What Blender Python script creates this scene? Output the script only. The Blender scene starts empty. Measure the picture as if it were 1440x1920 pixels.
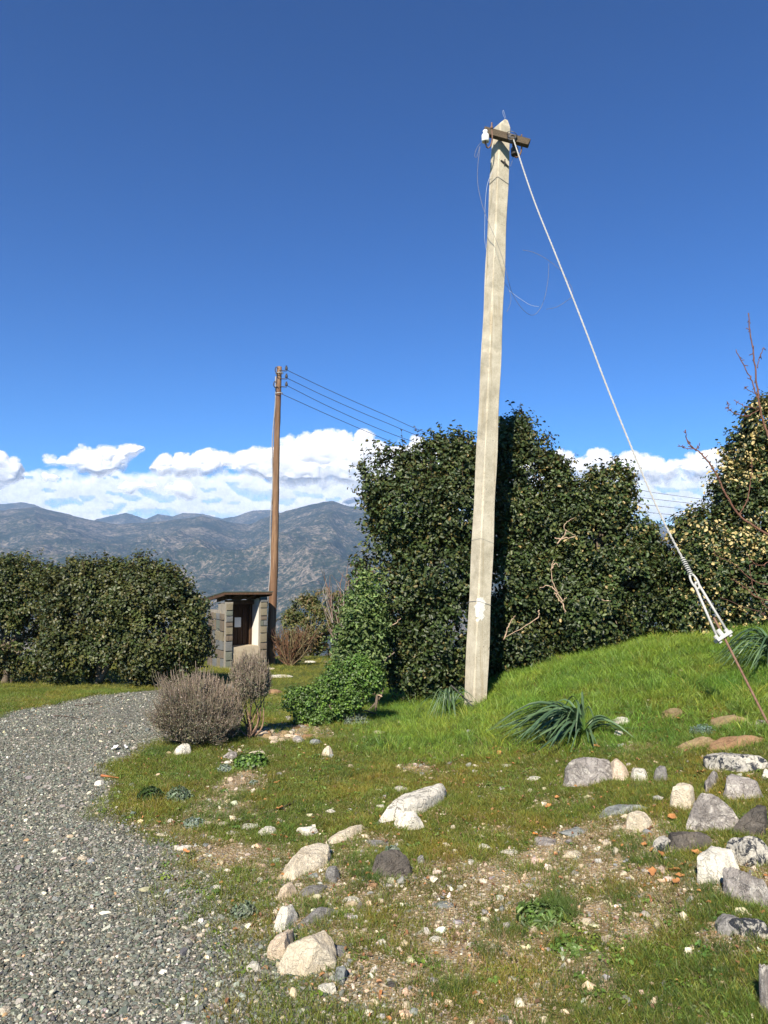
import bpy, math, random
import numpy as np
from mathutils import Vector, Matrix
R = math.radians
rng = np.random.default_rng(7)
random.seed(7)
sc = bpy.context.scene
# ---------------------------------------------------------------- camera, sky, sun, exposure
F = 1387.0
PITCH = math.atan((1095 - 960) / F)
EYE = Vector((0, 0, 1.6))
cam = bpy.data.cameras.new('camera')
cam.sensor_fit = 'VERTICAL'; cam.sensor_height = 24.0; cam.sensor_width = 18.0
cam.lens = 24.0 * F / 1920
cam.clip_start = 0.05; cam.clip_end = 40000
camo = bpy.data.objects.new('camera', cam)
sc.collection.objects.link(camo); sc.camera = camo
camo.location = EYE; camo.rotation_euler = (math.pi / 2 + PITCH, 0, 0)
SUN_EL, SUN_AZ = 40.0, 195.0
world = bpy.data.worlds.new('World'); sc.world = world; world.use_nodes = True
wn = world.node_tree
sky = wn.nodes.new('ShaderNodeTexSky'); sky.sky_type = 'NISHITA'; sky.sun_disc = False
sky.sun_elevation = R(SUN_EL); sky.sun_rotation = R(SUN_AZ)
sky.altitude = 900; sky.air_density = 1.0; sky.dust_density = 0.1; sky.ozone_density = 3.0
hs = wn.nodes.new('ShaderNodeHueSaturation'); hs.inputs['Saturation'].default_value = 1.12
wn.links.new(sky.outputs[0], hs.inputs['Color'])
gm = wn.nodes.new('ShaderNodeMix'); gm.data_type = 'RGBA'; gm.blend_type = 'MULTIPLY'; gm.inputs[0].default_value = 1; gm.inputs[7].default_value = (.55, .94, 1.16, 1)
g1 = wn.nodes.new('ShaderNodeVectorMath'); g1.operation = 'SCALE'; g1.inputs['Scale'].default_value = .14
g2 = wn.nodes.new('ShaderNodeGamma'); g2.inputs['Gamma'].default_value = 1.32
g3 = wn.nodes.new('ShaderNodeVectorMath'); g3.operation = 'SCALE'; g3.inputs['Scale'].default_value = 1 / .14
wn.links.new(hs.outputs[0], gm.inputs[6]); wn.links.new(gm.outputs[2], g1.inputs[0]); wn.links.new(g1.outputs[0], g2.inputs[0]); wn.links.new(g2.outputs[0], g3.inputs[0]); wn.links.new(g3.outputs[0], wn.nodes['Background'].inputs[0])
wn.nodes['Background'].inputs[1].default_value = 0.069
sl = bpy.data.lights.new('sun', 'SUN'); sl.energy = 5.0; sl.angle = R(0.53); sl.color = (1.0, 0.91, 0.76)
so = bpy.data.objects.new('sun', sl); sc.collection.objects.link(so)
ce = math.cos(R(SUN_EL)); SDIR = Vector((-math.sin(R(SUN_AZ)) * ce, -math.cos(R(SUN_AZ)) * ce, -math.sin(R(SUN_EL))))
so.rotation_euler = SDIR.to_track_quat('-Z', 'Y').to_euler(); so.location = (-20, -40, 60)
vs = sc.view_settings; vs.view_transform = 'Standard'; vs.look = 'None'; vs.gamma = 1; vs.exposure = 1.0; vs.use_curve_mapping = False
cy = sc.cycles
cy.max_bounces = 5; cy.diffuse_bounces = 3; cy.glossy_bounces = 2; cy.transmission_bounces = 2; cy.transparent_max_bounces = 10
cy.volume_bounces = 1; cy.sample_clamp_indirect = 4; cy.use_denoising = True
try:
    cy.denoiser = 'OPENIMAGEDENOISE'; cy.denoising_input_passes = 'RGB_ALBEDO_NORMAL'
except Exception: pass

# ---------------------------------------------------------------- noise
_T = rng.random(65536)
def vnoise(p):
    p = np.asarray(p, float); i = np.floor(p).astype(np.int64); f = p - i; f = f * f * f * (f * (f * 6 - 15) + 10)
    out = 0
    for dx in (0, 1):
        for dy in (0, 1):
            for dz in (0, 1):
                h = ((i[:, 0] + dx) * 73856093 ^ (i[:, 1] + dy) * 19349663 ^ (i[:, 2] + dz) * 83492791) & 65535
                w = (f[:, 0] if dx else 1 - f[:, 0]) * (f[:, 1] if dy else 1 - f[:, 1]) * (f[:, 2] if dz else 1 - f[:, 2])
                out = out + w * _T[h]
    return out * 2 - 1
def fbm(p, o=4, g=0.5):
    p = np.asarray(p, float); s = 0; a = 1; t = 0
    for k in range(o):
        s = s + a * vnoise(p * 2 ** k + 17.3 * k); t += a; a *= g
    return s / t
def n2(x, y, s, o=3, z=0.0):
    x = np.atleast_1d(np.asarray(x, float)); y = np.atleast_1d(np.asarray(y, float))
    return fbm(np.stack([x * s, y * s, np.full_like(x, z)], 1), o)
def sstep(a, b, x):
    t = np.clip((x - a) / (b - a), 0, 1); return t * t * (3 - 2 * t)

# ---------------------------------------------------------------- terrain height and pixel rays
def H(x, y):
    x = np.atleast_1d(np.asarray(x, float)); y = np.atleast_1d(np.asarray(y, float))
    base = -0.045 * np.clip(y - 8, 0, 16)
    d = np.clip(y - 23, 0, 60); base = base - 0.020 * d * d * (d < 15) - (d >= 15) * (4.5 + 0.6 * (d - 15))
    fx = np.interp(x, [0.2, 0.7, 1.1, 1.9, 2.8, 3.9, 5.1, 8, 14], [0, .04, .15, .44, .7, .93, 1.08, 1.3, 1.5])
    gy = np.interp(y, [-10, 2, 5, 6.6, 8, 9.5, 11, 16, 24, 34], [.3, .4, .44, .5, .74, 1, 1.0, .8, .4, 0])
    return base + fx * gy + 0.030 * n2(x, y, 0.9, 3) + 0.008 * n2(x, y, 5.0, 2, 4.0)
def ray(px, py):
    a = (px - 720) / F; b = (960 - py) / F
    return Vector((a, math.cos(PITCH) - b * math.sin(PITCH), math.sin(PITCH) + b * math.cos(PITCH)))
def at(px, py, Y):
    r = ray(px, py); return EYE + r * (Y / r.y)
def hit(px, py):
    r = ray(px, py); s = np.arange(1.5, 60, 0.02)
    z = EYE.z + r.z * s; g = H(r.x * s, r.y * s); k = np.argmax(z < g)
    s0 = s[k] if z[k] < g[k] else 60.0
    return Vector((r.x * s0, r.y * s0, float(H(r.x * s0, r.y * s0)[0])))
def ground(x, y): return float(H(x, y)[0])

# ---------------------------------------------------------------- mesh helpers
C = sc.collection
def tag(o, label=None, cat=None, group=None, kind=None):
    if label: o['label'] = label
    if cat: o['category'] = cat
    if group: o['group'] = group
    if kind: o['kind'] = kind
    return o
def empty(name, loc, label, cat, group=None, rz=0):
    o = bpy.data.objects.new(name, None); C.objects.link(o); o.location = loc; o.rotation_euler = (0, 0, rz)
    o.empty_display_size = 0.2
    return tag(o, label, cat, group)
def mesh_data(name, V, Fs, mats=None, smooth=True, tint=None, mat_index=None):
    """V (n,3); Fs list of arrays (m,k)."""
    V = np.asarray(V, np.float32)
    if not isinstance(Fs, (list, tuple)): Fs = [Fs]
    Fs = [np.asarray(f, np.int32) for f in Fs if len(f)]
    me = bpy.data.meshes.new(name)
    me.vertices.add(len(V)); me.vertices.foreach_set('co', V.ravel())
    loops = np.concatenate([f.ravel() for f in Fs]); me.loops.add(len(loops)); me.loops.foreach_set('vertex_index', loops)
    ks = np.concatenate([np.full(len(f), f.shape[1]) for f in Fs]); st = np.concatenate([[0], np.cumsum(ks)[:-1]]).astype(np.int32)
    me.polygons.add(len(ks)); me.polygons.foreach_set('loop_start', st)
    if mat_index is not None: me.polygons.foreach_set('material_index', np.asarray(mat_index, np.int32))
    me.update(calc_edges=True); me.validate()
    me.polygons.foreach_set('use_smooth', np.full(len(ks), bool(smooth)))
    if tint is not None:
        t = np.ones((len(V), 4), np.float32); t[:, :3] = tint
        a = me.attributes.new('tint', 'FLOAT_COLOR', 'POINT'); a.data.foreach_set('color', t.ravel())
    for m in (mats or []): me.materials.append(m)
    return me
def obj(name, V, Fs, mat, parent=None, smooth=True, tint=None, mat_index=None):
    mats = mat if isinstance(mat, (list, tuple)) else [mat]
    if parent is not None:
        V = np.asarray(V, float)
    o = bpy.data.objects.new(name, mesh_data(name, V, Fs, mats, smooth, tint, mat_index)); C.objects.link(o)
    if parent is not None: o.parent = parent
    return o
class MB:
    """collects world- or local-space pieces into one mesh"""
    def __init__(s): s.V = []; s.Q = []; s.n = 0; s.T = []; s.c = []; s.Tc = []
    def add(s, V, Q=None, T=None, col=(1, 1, 1)):
        V = np.asarray(V, float)
        if Q is not None and len(Q): s.Q.append(np.asarray(Q) + s.n)
        if T is not None and len(T): s.T.append(np.asarray(T) + s.n)
        s.V.append(V); s.n += len(V); s.Tc.append(np.broadcast_to(np.asarray(col, float), (len(V), 3)))
    def tube(s, P, rad, n=6, col=(1, 1, 1), cap=True):
        V, Q, T = tube(P, rad, n, cap); s.add(V, Q, T, col)
    def box(s, c, d, rot=None, col=(1, 1, 1), jit=0.0):
        V = np.array([[x, y, z] for z in (-.5, .5) for y in (-.5, .5) for x in (-.5, .5)]) * np.array(d)
        if jit: V = V + rng.normal(0, jit, V.shape)
        if rot is not None: V = V @ np.array(rot).T
        s.add(V + np.array(c), [[0, 2, 3, 1], [4, 5, 7, 6], [0, 1, 5, 4], [2, 6, 7, 3], [0, 4, 6, 2], [1, 3, 7, 5]], None, col)
    def build(s, name, mat, parent=None, smooth=False, off=None):
        V = np.concatenate(s.V)
        if off is not None: V = V - np.array(off)
        fs = []
        if s.Q: fs.append(np.concatenate(s.Q))
        if s.T: fs.append(np.concatenate(s.T))
        return obj(name, V, fs, mat, parent, smooth, np.concatenate(s.Tc))
def tube(P, rad, n=6, cap=True):
    P = np.asarray(P, float); m = len(P); rad = np.broadcast_to(np.asarray(rad, float), (m,))
    t = np.gradient(P, axis=0); t /= np.linalg.norm(t, axis=1)[:, None] + 1e-12
    ref = np.array([0, 0, 1.0]) if abs(t[:, 2]).mean() < .8 else np.array([1.0, 0, 0])
    u = np.cross(t, ref); u /= np.linalg.norm(u, axis=1)[:, None] + 1e-12; w = np.cross(t, u)
    an = np.arange(n) * 2 * np.pi / n
    V = (P[:, None] + rad[:, None, None] * (np.cos(an)[None, :, None] * u[:, None] + np.sin(an)[None, :, None] * w[:, None])).reshape(-1, 3)
    i = np.arange(m - 1)[:, None] * n; j = np.arange(n)[None]; k = (j + 1) % n
    Q = np.stack([i + j, i + k, i + n + k, i + n + j], -1).reshape(-1, 4)
    T = np.zeros((0, 3), int)
    if cap:
        V = np.concatenate([V, P[:1], P[-1:]]); a = m * n; b = a + 1
        T = np.concatenate([np.stack([np.full(n, a), k[0], j[0]], 1), np.stack([np.full(n, b), (m - 1) * n + j[0], (m - 1) * n + k[0]], 1)])
    return V, Q, T
def spline(P, n=20):
    P = np.asarray(P, float); t = np.linspace(0, len(P) - 1, n); i = np.clip(t.astype(int), 0, len(P) - 2); f = (t - i)[:, None]
    Pp = np.concatenate([[2 * P[0] - P[1]], P, [2 * P[-1] - P[-2]]]); a, b, c, d = Pp[i], Pp[i + 1], Pp[i + 2], Pp[i + 3]
    return .5 * (2 * b + (c - a) * f + (2 * a - 5 * b + 4 * c - d) * f * f + (3 * b - a - 3 * c + d) * f ** 3)
_ico = {}
def ico(l):
    if l in _ico: return _ico[l]
    if l == 0:
        t = (1 + 5 ** .5) / 2
        V = np.array([[-1, t, 0], [1, t, 0], [-1, -t, 0], [1, -t, 0], [0, -1, t], [0, 1, t], [0, -1, -t], [0, 1, -t], [t, 0, -1], [t, 0, 1], [-t, 0, -1], [-t, 0, 1]], float)
        V /= np.linalg.norm(V[0])
        Fc = np.array([[0, 11, 5], [0, 5, 1], [0, 1, 7], [0, 7, 10], [0, 10, 11], [1, 5, 9], [5, 11, 4], [11, 10, 2], [10, 7, 6], [7, 1, 8], [3, 9, 4], [3, 4, 2], [3, 2, 6], [3, 6, 8], [3, 8, 9], [4, 9, 5], [2, 4, 11], [6, 2, 10], [8, 6, 7], [9, 8, 1]])
    else:
        V0, F0 = ico(l - 1)
        E = np.sort(np.concatenate([F0[:, [0, 1]], F0[:, [1, 2]], F0[:, [2, 0]]]), 1)
        U, inv = np.unique(E, axis=0, return_inverse=True); inv = inv.ravel()
        M = V0[U].mean(1); M /= np.linalg.norm(M, axis=1)[:, None]; n = len(V0); m = len(F0)
        a, b, c = inv[:m] + n, inv[m:2 * m] + n, inv[2 * m:] + n
        V = np.concatenate([V0, M])
        Fc = np.concatenate([np.stack([F0[:, 0], a, c], 1), np.stack([F0[:, 1], b, a], 1), np.stack([F0[:, 2], c, b], 1), np.stack([a, b, c], 1)])
    _ico[l] = (V, Fc); return _ico[l]

# ---------------------------------------------------------------- materials
def newmat(name):
    m = bpy.data.materials.new(name); m.use_nodes = True; return m, m.node_tree, m.node_tree.nodes['Principled BSDF']
def N(nt, t, **kw):
    n = nt.nodes.new(t)
    for k, v in kw.items():
        if k in n.inputs: n.inputs[k].default_value = v
        else: setattr(n, k, v)
    return n
def L(nt, a, b): nt.links.new(a, b)
def coords(nt, scale=1.0, kind='Object'):
    tc = N(nt, 'ShaderNodeTexCoord'); mp = N(nt, 'ShaderNodeMapping')
    mp.inputs['Scale'].default_value = (scale,) * 3 if not isinstance(scale, tuple) else scale
    L(nt, tc.outputs[kind], mp.inputs[0]); return mp.outputs[0]
def noise(nt, co, scale, detail=4, rough=.6, dist=0):
    n = N(nt, 'ShaderNodeTexNoise'); n.inputs['Scale'].default_value = scale; n.inputs['Detail'].default_value = detail
    n.inputs['Roughness'].default_value = rough; n.inputs['Distortion'].default_value = dist
    if co is not None: L(nt, co, n.inputs['Vector'])
    return n.outputs['Fac']
def voro(nt, co, scale, feature='F1', out='Distance', rnd=1.0):
    n = N(nt, 'ShaderNodeTexVoronoi'); n.feature = feature; n.inputs['Scale'].default_value = scale; n.inputs['Randomness'].default_value = rnd
    if co is not None: L(nt, co, n.inputs['Vector'])
    return n.outputs[out]
def ramp(nt, fac, stops):
    r = N(nt, 'ShaderNodeValToRGB'); e = r.color_ramp.elements
    while len(e) < len(stops): e.new(.5)
    for k, (p, c) in enumerate(stops):
        e[k].position = p; e[k].color = (*c, 1) if len(c) == 3 else c
    L(nt, fac, r.inputs[0]); return r.outputs[0]
def rampf(nt, fac, a, b): return ramp(nt, fac, [(a, (0, 0, 0)), (b, (1, 1, 1))])
def mix(nt, f, a, b, mode='MIX'):
    m = N(nt, 'ShaderNodeMix', data_type='RGBA', blend_type=mode)
    for s, v in ((m.inputs[0], f), (m.inputs[6], a), (m.inputs[7], b)):
        if isinstance(v, (int, float)): s.default_value = v
        elif isinstance(v, tuple): s.default_value = (*v, 1)
        else: L(nt, v, s)
    return m.outputs[2]
def mth(nt, op, a, b=0.0, clamp=False):
    m = N(nt, 'ShaderNodeMath', operation=op, use_clamp=clamp)
    for s, v in ((m.inputs[0], a), (m.inputs[1], b)):
        if isinstance(v, (int, float)): s.default_value = v
        else: L(nt, v, s)
    return m.outputs[0]
def bump(nt, h, bsdf, strength=.5, dist=.01):
    b = N(nt, 'ShaderNodeBump'); b.inputs['Strength'].default_value = strength; b.inputs['Distance'].default_value = dist
    L(nt, h, b.inputs['Height']); L(nt, b.outputs[0], bsdf.inputs['Normal'])
def attr(nt, name='tint', kind='GEOMETRY'):
    a = N(nt, 'ShaderNodeAttribute', attribute_name=name, attribute_type=kind); return a
def speckle(name, stops, scale=8, bscale=30, rough=.9, bs=.5, bd=.01, tinted=False, spec=.3, stretch=None):
    m, nt, b = newmat(name); co = coords(nt, stretch or 1.0)
    c = ramp(nt, noise(nt, co, scale, 6, .65), stops)
    if tinted: c = mix(nt, 1.0, c, attr(nt).outputs['Color'], 'MULTIPLY')
    L(nt, c, b.inputs['Base Color']); b.inputs['Roughness'].default_value = rough; b.inputs['Specular IOR Level'].default_value = spec
    bump(nt, noise(nt, co, bscale, 6, .7), b, bs, bd); return m
def rock_mat(name, c1, c2, patch, pa=.55, pb=.62, crack=.5):
    m, nt, b = newmat(name); tc = N(nt, 'ShaderNodeTexCoord'); oi = N(nt, 'ShaderNodeObjectInfo')
    va = N(nt, 'ShaderNodeVectorMath', operation='ADD'); L(nt, tc.outputs['Object'], va.inputs[0])
    vr = N(nt, 'ShaderNodeVectorMath', operation='SCALE'); L(nt, oi.outputs['Random'], vr.inputs['Scale']); vr.inputs[0].default_value = (31, 17, 23)
    L(nt, vr.outputs[0], va.inputs[1]); co = va.outputs[0]
    base = mix(nt, rampf(nt, noise(nt, co, 9, 5, .65), .38, .62), c1, c2)
    base = mix(nt, rampf(nt, noise(nt, co, 15, 7, .75, .6), pa, pb), base, patch)
    grain = ramp(nt, noise(nt, co, 120, 3, .7), [(.3, (.72, .72, .72)), (.7, (1.12, 1.12, 1.12))])
    base = mix(nt, 1.0, base, grain, 'MULTIPLY')
    vein = mth(nt, 'ABSOLUTE', mth(nt, 'SUBTRACT', noise(nt, co, 7, 4, .6, 1.2), .5))
    dark = mth(nt, 'MULTIPLY', mth(nt, 'SUBTRACT', 1.0, mth(nt, 'MULTIPLY', vein, 60, True)), crack)
    base = mix(nt, dark, base, tuple(x * .35 for x in c2))
    L(nt, base, b.inputs['Base Color']); b.inputs['Roughness'].default_value = .95; b.inputs['Specular IOR Level'].default_value = .15
    h = mth(nt, 'ADD', noise(nt, co, 26, 8, .75), mth(nt, 'MULTIPLY', dark, -.35)); bump(nt, h, b, 1.0, .03); return m
RM = {
 'white': rock_mat('white_rock', (.76, .72, .62), (.64, .60, .50), (.28, .27, .25), .60, .70),
 'cream': rock_mat('cream_rock', (.70, .62, .48), (.60, .51, .37), (.24, .22, .20), .64, .74, .3),
 'peach': rock_mat('peach_rock', (.68, .56, .43), (.58, .46, .32), (.25, .23, .22), .62, .70, .35),
 'streak': rock_mat('grey_streaked_white_rock', (.74, .70, .60), (.62, .58, .49), (.30, .30, .29), .60, .68, .9),
 'grey': rock_mat('grey_rock', (.32, .305, .285), (.20, .19, .175), (.46, .44, .41), .58, .68),
 'lilac': rock_mat('lilac_rock', (.40, .365, .335), (.24, .215, .195), (.58, .54, .48), .52, .62),
 'dark': rock_mat('dark_rock', (.15, .13, .11), (.085, .078, .07), (.24, .21, .18), .58, .68),
 'lichen': rock_mat('lichen_rock', (.60, .56, .47), (.42, .40, .36), (.04, .045, .055), .50, .55),
 'blue': rock_mat('bluegrey_rock', (.34, .355, .33), (.23, .245, .235), (.50, .49, .44), .58, .68, .6),
 'tan': rock_mat('tan_rock', (.40, .30, .17), (.30, .21, .11), (.24, .20, .15), .58, .70, .3),
 'orange': rock_mat('orange_rock', (.36, .225, .125), (.28, .165, .09), (.20, .15, .11), .60, .70, .4),
}
def leaf_mat(name, trans=.3, rough=.45, under=None, spec=.5, inst=False):
    m, nt, b = newmat(name); c = attr(nt).outputs['Color']
    if inst: c = mix(nt, 1.0, c, attr(nt, 'tint', 'INSTANCER').outputs['Color'], 'MULTIPLY')
    if under:
        g = N(nt, 'ShaderNodeNewGeometry'); c = mix(nt, g.outputs['Backfacing'], c, under)
    L(nt, c, b.inputs['Base Color']); b.inputs['Roughness'].default_value = rough; b.inputs['Specular IOR Level'].default_value = spec
    t = N(nt, 'ShaderNodeBsdfTranslucent'); L(nt, mix(nt, 1.0, c, (1.0, 1.15, .5), 'MULTIPLY'), t.inputs[0])
    ms = N(nt, 'ShaderNodeMixShader'); ms.inputs[0].default_value = trans
    L(nt, b.outputs[0], ms.inputs[1]); L(nt, t.outputs[0], ms.inputs[2]); L(nt, ms.outputs[0], nt.nodes['Material Output'].inputs[0]); return m
M_oak = leaf_mat('oak_leaf', .10, .46, (.12, .10, .035), .32)
M_oakg = leaf_mat('golden_oak_leaf', .15, .45, (.46, .34, .12), .45)
M_leaf = leaf_mat('soft_leaf', .28, .5)
M_grass = leaf_mat('grass_blade', .30, .5, None, .35, True)
M_strap = leaf_mat('strap_leaf', .15, .42, None, .5)
M_dry = leaf_mat('dry_twig', .1, .8, None, .2)
M_litter = leaf_mat('dead_leaf', .2, .7, None, .3)
M_bark = speckle('bark', [(.3, (.10, .08, .06)), (.7, (.24, .20, .16))], 20, 60, .9, .6, .01, True)
M_conc = None

def leaves(P, Nn, size, wid=.62, shape=2, col=None, curl=.18):
    """leaf meshes at P facing Nn; shape 2 = 6 vert oval, 1 = 4 vert diamond"""
    n = len(P); Nn = Nn / (np.linalg.norm(Nn, axis=1)[:, None] + 1e-9)
    a = rng.normal(size=(n, 3)); X = a - (a * Nn).sum(1)[:, None] * Nn; X /= np.linalg.norm(X, axis=1)[:, None] + 1e-9
    Y = np.cross(Nn, X); s = np.broadcast_to(np.asarray(size, float), (n,))[:, None, None]
    if shape == 2:
        loc = np.array([[-.5, 0, 0], [-.2, .5 * wid, curl], [.3, .46 * wid, curl], [.5, 0, 0], [.3, -.46 * wid, curl], [-.2, -.5 * wid, curl]])
        fc = np.array([[0, 3, 2, 1], [0, 5, 4, 3]])
    else:
        loc = np.array([[-.5, 0, 0], [0.05, .5 * wid, curl], [.5, 0, 0], [0.05, -.5 * wid, curl]]); fc = np.array([[0, 2, 1], [0, 3, 2]])
    V = P[:, None] + s * (loc[None, :, 0:1] * X[:, None] + loc[None, :, 1:2] * Y[:, None] + loc[None, :, 2:3] * Nn[:, None])
    k = len(loc); Fc = (fc[None] + (np.arange(n) * k)[:, None, None]).reshape(-1, fc.shape[1])
    T = np.repeat(col if col is not None else np.ones((n, 3)), k, axis=0)
    return V.reshape(-1, 3), Fc, T
def pal(n, cols, w=None, jit=.18):
    cols = np.array(cols, float); i = rng.choice(len(cols), n, p=None if w is None else np.array(w) / sum(w))
    return np.clip(cols[i] * np.exp(rng.normal(0, jit, (n, 1))) * np.exp(rng.normal(0, .05, (n, 3))), 0.004, .9)

# ================================================================= GROUND
def poly_px(pts): return np.array([hit(*p)[:2] for p in pts])
ROAD = poly_px([(520, 1919), (480, 1840), (430, 1760), (375, 1680), (300, 1600), (225, 1540), (188, 1480), (222, 1440), (285, 1405), (330, 1375), (395, 1340), (440, 1306), (432, 1284), (340, 1291), (200, 1306), (110, 1325), (0, 1352)])
ROAD = np.concatenate([[[-.35, 1.2], ], ROAD, [[-9, 8.8], [-30, 9.5], [-30, -30], [-.35, -30]]])
def sd_poly(x, y, P):
    d = np.full(x.shape, 1e9); ins = np.zeros(x.shape, bool)
    for (x0, y0), (x1, y1) in zip(P, np.roll(P, -1, 0)):
        ex, ey = x1 - x0, y1 - y0; t = np.clip(((x - x0) * ex + (y - y0) * ey) / (ex * ex + ey * ey + 1e-9), 0, 1)
        d = np.minimum(d, np.hypot(x - x0 - t * ex, y - y0 - t * ey))
        c = (y0 > y) != (y1 > y); ins ^= c & (x < ex * (y - y0) / (ey + 1e-12) + x0)
    return np.where(ins, d, -d)
BARE = [(1240, 1310, .22, .75), (1180, 1400, .25, .7), (1060, 1500, .3, .55), (480, 1470, .35, .5), (760, 1440, .2, .6), (380, 1520, .35, .55), (545, 1372, .42, 1.6), (640, 1690, .75, 1.0), (850, 1700, .8, .95), (1010, 1630, .5, .8), (740, 1870, .3, .8), (900, 1850, .35, .6), (540, 1368, .38, 1.3), (1255, 1660, .25, 1.2), (1130, 1560, .4, .7), (420, 1640, .5, .7),
        (1040, 1720, .3, .4), (1400, 1660, .18, 1.0), (700, 1590, .3, .7), (560, 1720, .3, .8), (470, 1750, .35, .7), (1340, 1325, .3, .5), (1240, 1575, .2, .6), (1330, 1580, .15, .7), (640, 1240, 1.2, .5), (1370, 1765, .15, .8)]
BAREW = [(*hit(a, b)[:2], r, s) for a, b, r, s in BARE]
def masks(x, y):
    x = np.atleast_1d(x); y = np.atleast_1d(y)
    nz = n2(x, y, 1.3, 4, 9.)
    d = sd_poly(x, y, ROAD) + .34 * nz * (.5 + sstep(8, 4, y)) + .22 * sstep(7, 10, y) + .12 * sstep(5.5, 4.5, y)
    wid = .12 + .34 * sstep(6.0, 3.0, y)
    road = sstep(-wid, wid, d)
    bare = np.zeros(x.shape)
    for bx, by, r, s in BAREW: bare = np.maximum(bare, s * np.exp(-((x - bx) ** 2 + (y - by) ** 2) / (r * r)))
    pn = n2(x, y, 2.6, 4, 3.)
    lush = sstep(6.6, 8.2, y + .35 * x) * sstep(-.6, .5, x) * (y < 14)
    lush = np.maximum(lush, .45 * sstep(1.0, 1.9, x) * sstep(3.2, 2.2, y - .1 * x))
    bare = np.clip(bare * 1.05 + .55 * pn * (1 - lush) + .06 - .5 * lush, 0, 1) * (1 - road)
    bare = sstep(.12, .75, bare) * .95
    bare = np.maximum(bare, (1 - road) * sstep(.7, 0, np.abs(d + .15)) * .75 * sstep(6, 4.5, y) * (x < .8))
    return road, bare, lush
def axis(parts):
    out = []
    for a, b, s in parts: out.append(np.arange(a, b, s))
    return np.concatenate(out + [[parts[-1][1]]])
xs = axis([(-60, -20, 3), (-20, -7, .5), (-7, -3.5, .10), (-3.5, 5, .05), (5, 9, .12), (9, 20, .6), (20, 60, 3)])
ys = axis([(-50, -8, 3), (-8, 1, .4), (1, 8, .05), (8, 13, .08), (13, 26, .2), (26, 62, 1.0)])
GX, GY = np.meshgrid(xs, ys); gx, gy = GX.ravel(), GY.ravel()
mr, mb, ml = masks(gx, gy)
gz = H(gx, gy) + .006 * n2(gx, gy, 18., 3, 2.) + .012 * mb * n2(gx, gy, 9., 3, 5.)
ni, nj = len(ys), len(xs); ii, jj = np.meshgrid(np.arange(ni - 1), np.arange(nj - 1), indexing='ij'); q = (ii * nj + jj).ravel()
# ground material
m, nt, b = newmat('ground_soil_gravel_moss'); co = coords(nt); at_ = attr(nt).outputs['Color']; sp = N(nt, 'ShaderNodeSeparateColor'); L(nt, at_, sp.inputs[0])
vg = N(nt, 'ShaderNodeTexVoronoi'); vg.inputs['Scale'].default_value = 62; L(nt, co, vg.inputs['Vector'])
sv = N(nt, 'ShaderNodeSeparateColor'); L(nt, vg.outputs['Color'], sv.inputs[0])
grav = ramp(nt, sv.outputs[0], [(0, (.08, .085, .072)), (.3, (.14, .145, .125)), (.6, (.22, .22, .185)), (.85, (.32, .31, .265)), (1, (.48, .45, .38))])
grav = mix(nt, rampf(nt, vg.outputs['Distance'], .35, .75), grav, (.09, .086, .072))
big = ramp(nt, noise(nt, co, 1.1, 4, .6), [(.35, (.86, .87, .86)), (.65, (1.14, 1.12, 1.06))]); grav = mix(nt, 1.0, grav, big, 'MULTIPLY')
soil = ramp(nt, noise(nt, co, 7, 7, .7), [(.3, (.16, .115, .064)), (.52, (.26, .19, .11)), (.72, (.37, .28, .17))])
vs2 = N(nt, 'ShaderNodeTexVoronoi'); vs2.inputs['Scale'].default_value = 95; L(nt, co, vs2.inputs['Vector']); s2 = N(nt, 'ShaderNodeSeparateColor'); L(nt, vs2.outputs['Color'], s2.inputs[0])
soil = mix(nt, rampf(nt, s2.outputs[0], .72, .80), soil, mix(nt, s2.outputs[1], (.20, .19, .17), (.52, .45, .33)))
moss = ramp(nt, noise(nt, co, 14, 6, .75), [(.3, (.035, .050, .010)), (.5, (.070, .085, .018)), (.66, (.125, .115, .034)), (.8, (.19, .14, .065))])
c = mix(nt, rampf(nt, mth(nt, 'ADD', sp.outputs[1], mth(nt, 'MULTIPLY', mth(nt, 'SUBTRACT', noise(nt, co, 9, 6, .7), .5), 1.2)), .3, .62), moss, soil)
c = mix(nt, rampf(nt, mth(nt, 'ADD', sp.outputs[0], mth(nt, 'MULTIPLY', mth(nt, 'SUBTRACT', noise(nt, co, 14, 5, .7), .5), .9)), .38, .62), c, grav)
L(nt, c, b.inputs['Base Color']); b.inputs['Roughness'].default_value = .95; b.inputs['Specular IOR Level'].default_value = .1
hh = mth(nt, 'ADD', mth(nt, 'MULTIPLY', vg.outputs['Distance'], -1.0), noise(nt, co, 45, 5, .7)); bump(nt, hh, b, .8, .012)
M_ground = m
tag(obj('ground', np.stack([gx, gy, gz], 1), np.stack([q, q + 1, q + nj + 1, q + nj], 1), M_ground, None, True, np.stack([mr, mb, ml], 1)), kind='structure')

# ================================================================= HILLS
MAIN = [(-900, 985), (-400, 965), (-120, 952), (0, 957), (63, 950), (112, 961), (160, 973), (214, 983), (272, 980), (330, 974), (379, 967), (428, 979), (467, 984), (510, 965), (559, 952), (600, 942), (622, 938), (650, 948), (690, 951), (760, 960), (850, 975), (960, 980), (1060, 968), (1150, 975), (1230, 990), (1300, 1010), (1400, 1000), (1600, 985), (2400, 960)]
FAR = [(-900, 960), (-300, 950), (-40, 948), (10, 944), (34, 941), (60, 945), (95, 962), (150, 985), (180, 973), (234, 961), (272, 973), (295, 963), (322, 968), (342, 961), (378, 963), (415, 972), (440, 968), (472, 957), (505, 956), (560, 970), (700, 985), (1100, 990), (1200, 975), (1260, 985), (1700, 970), (2400, 975)]
pxs = np.concatenate([np.arange(-900, -60, 12), np.arange(-60, 1500, 3.), np.arange(1500, 2401, 12)])
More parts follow.
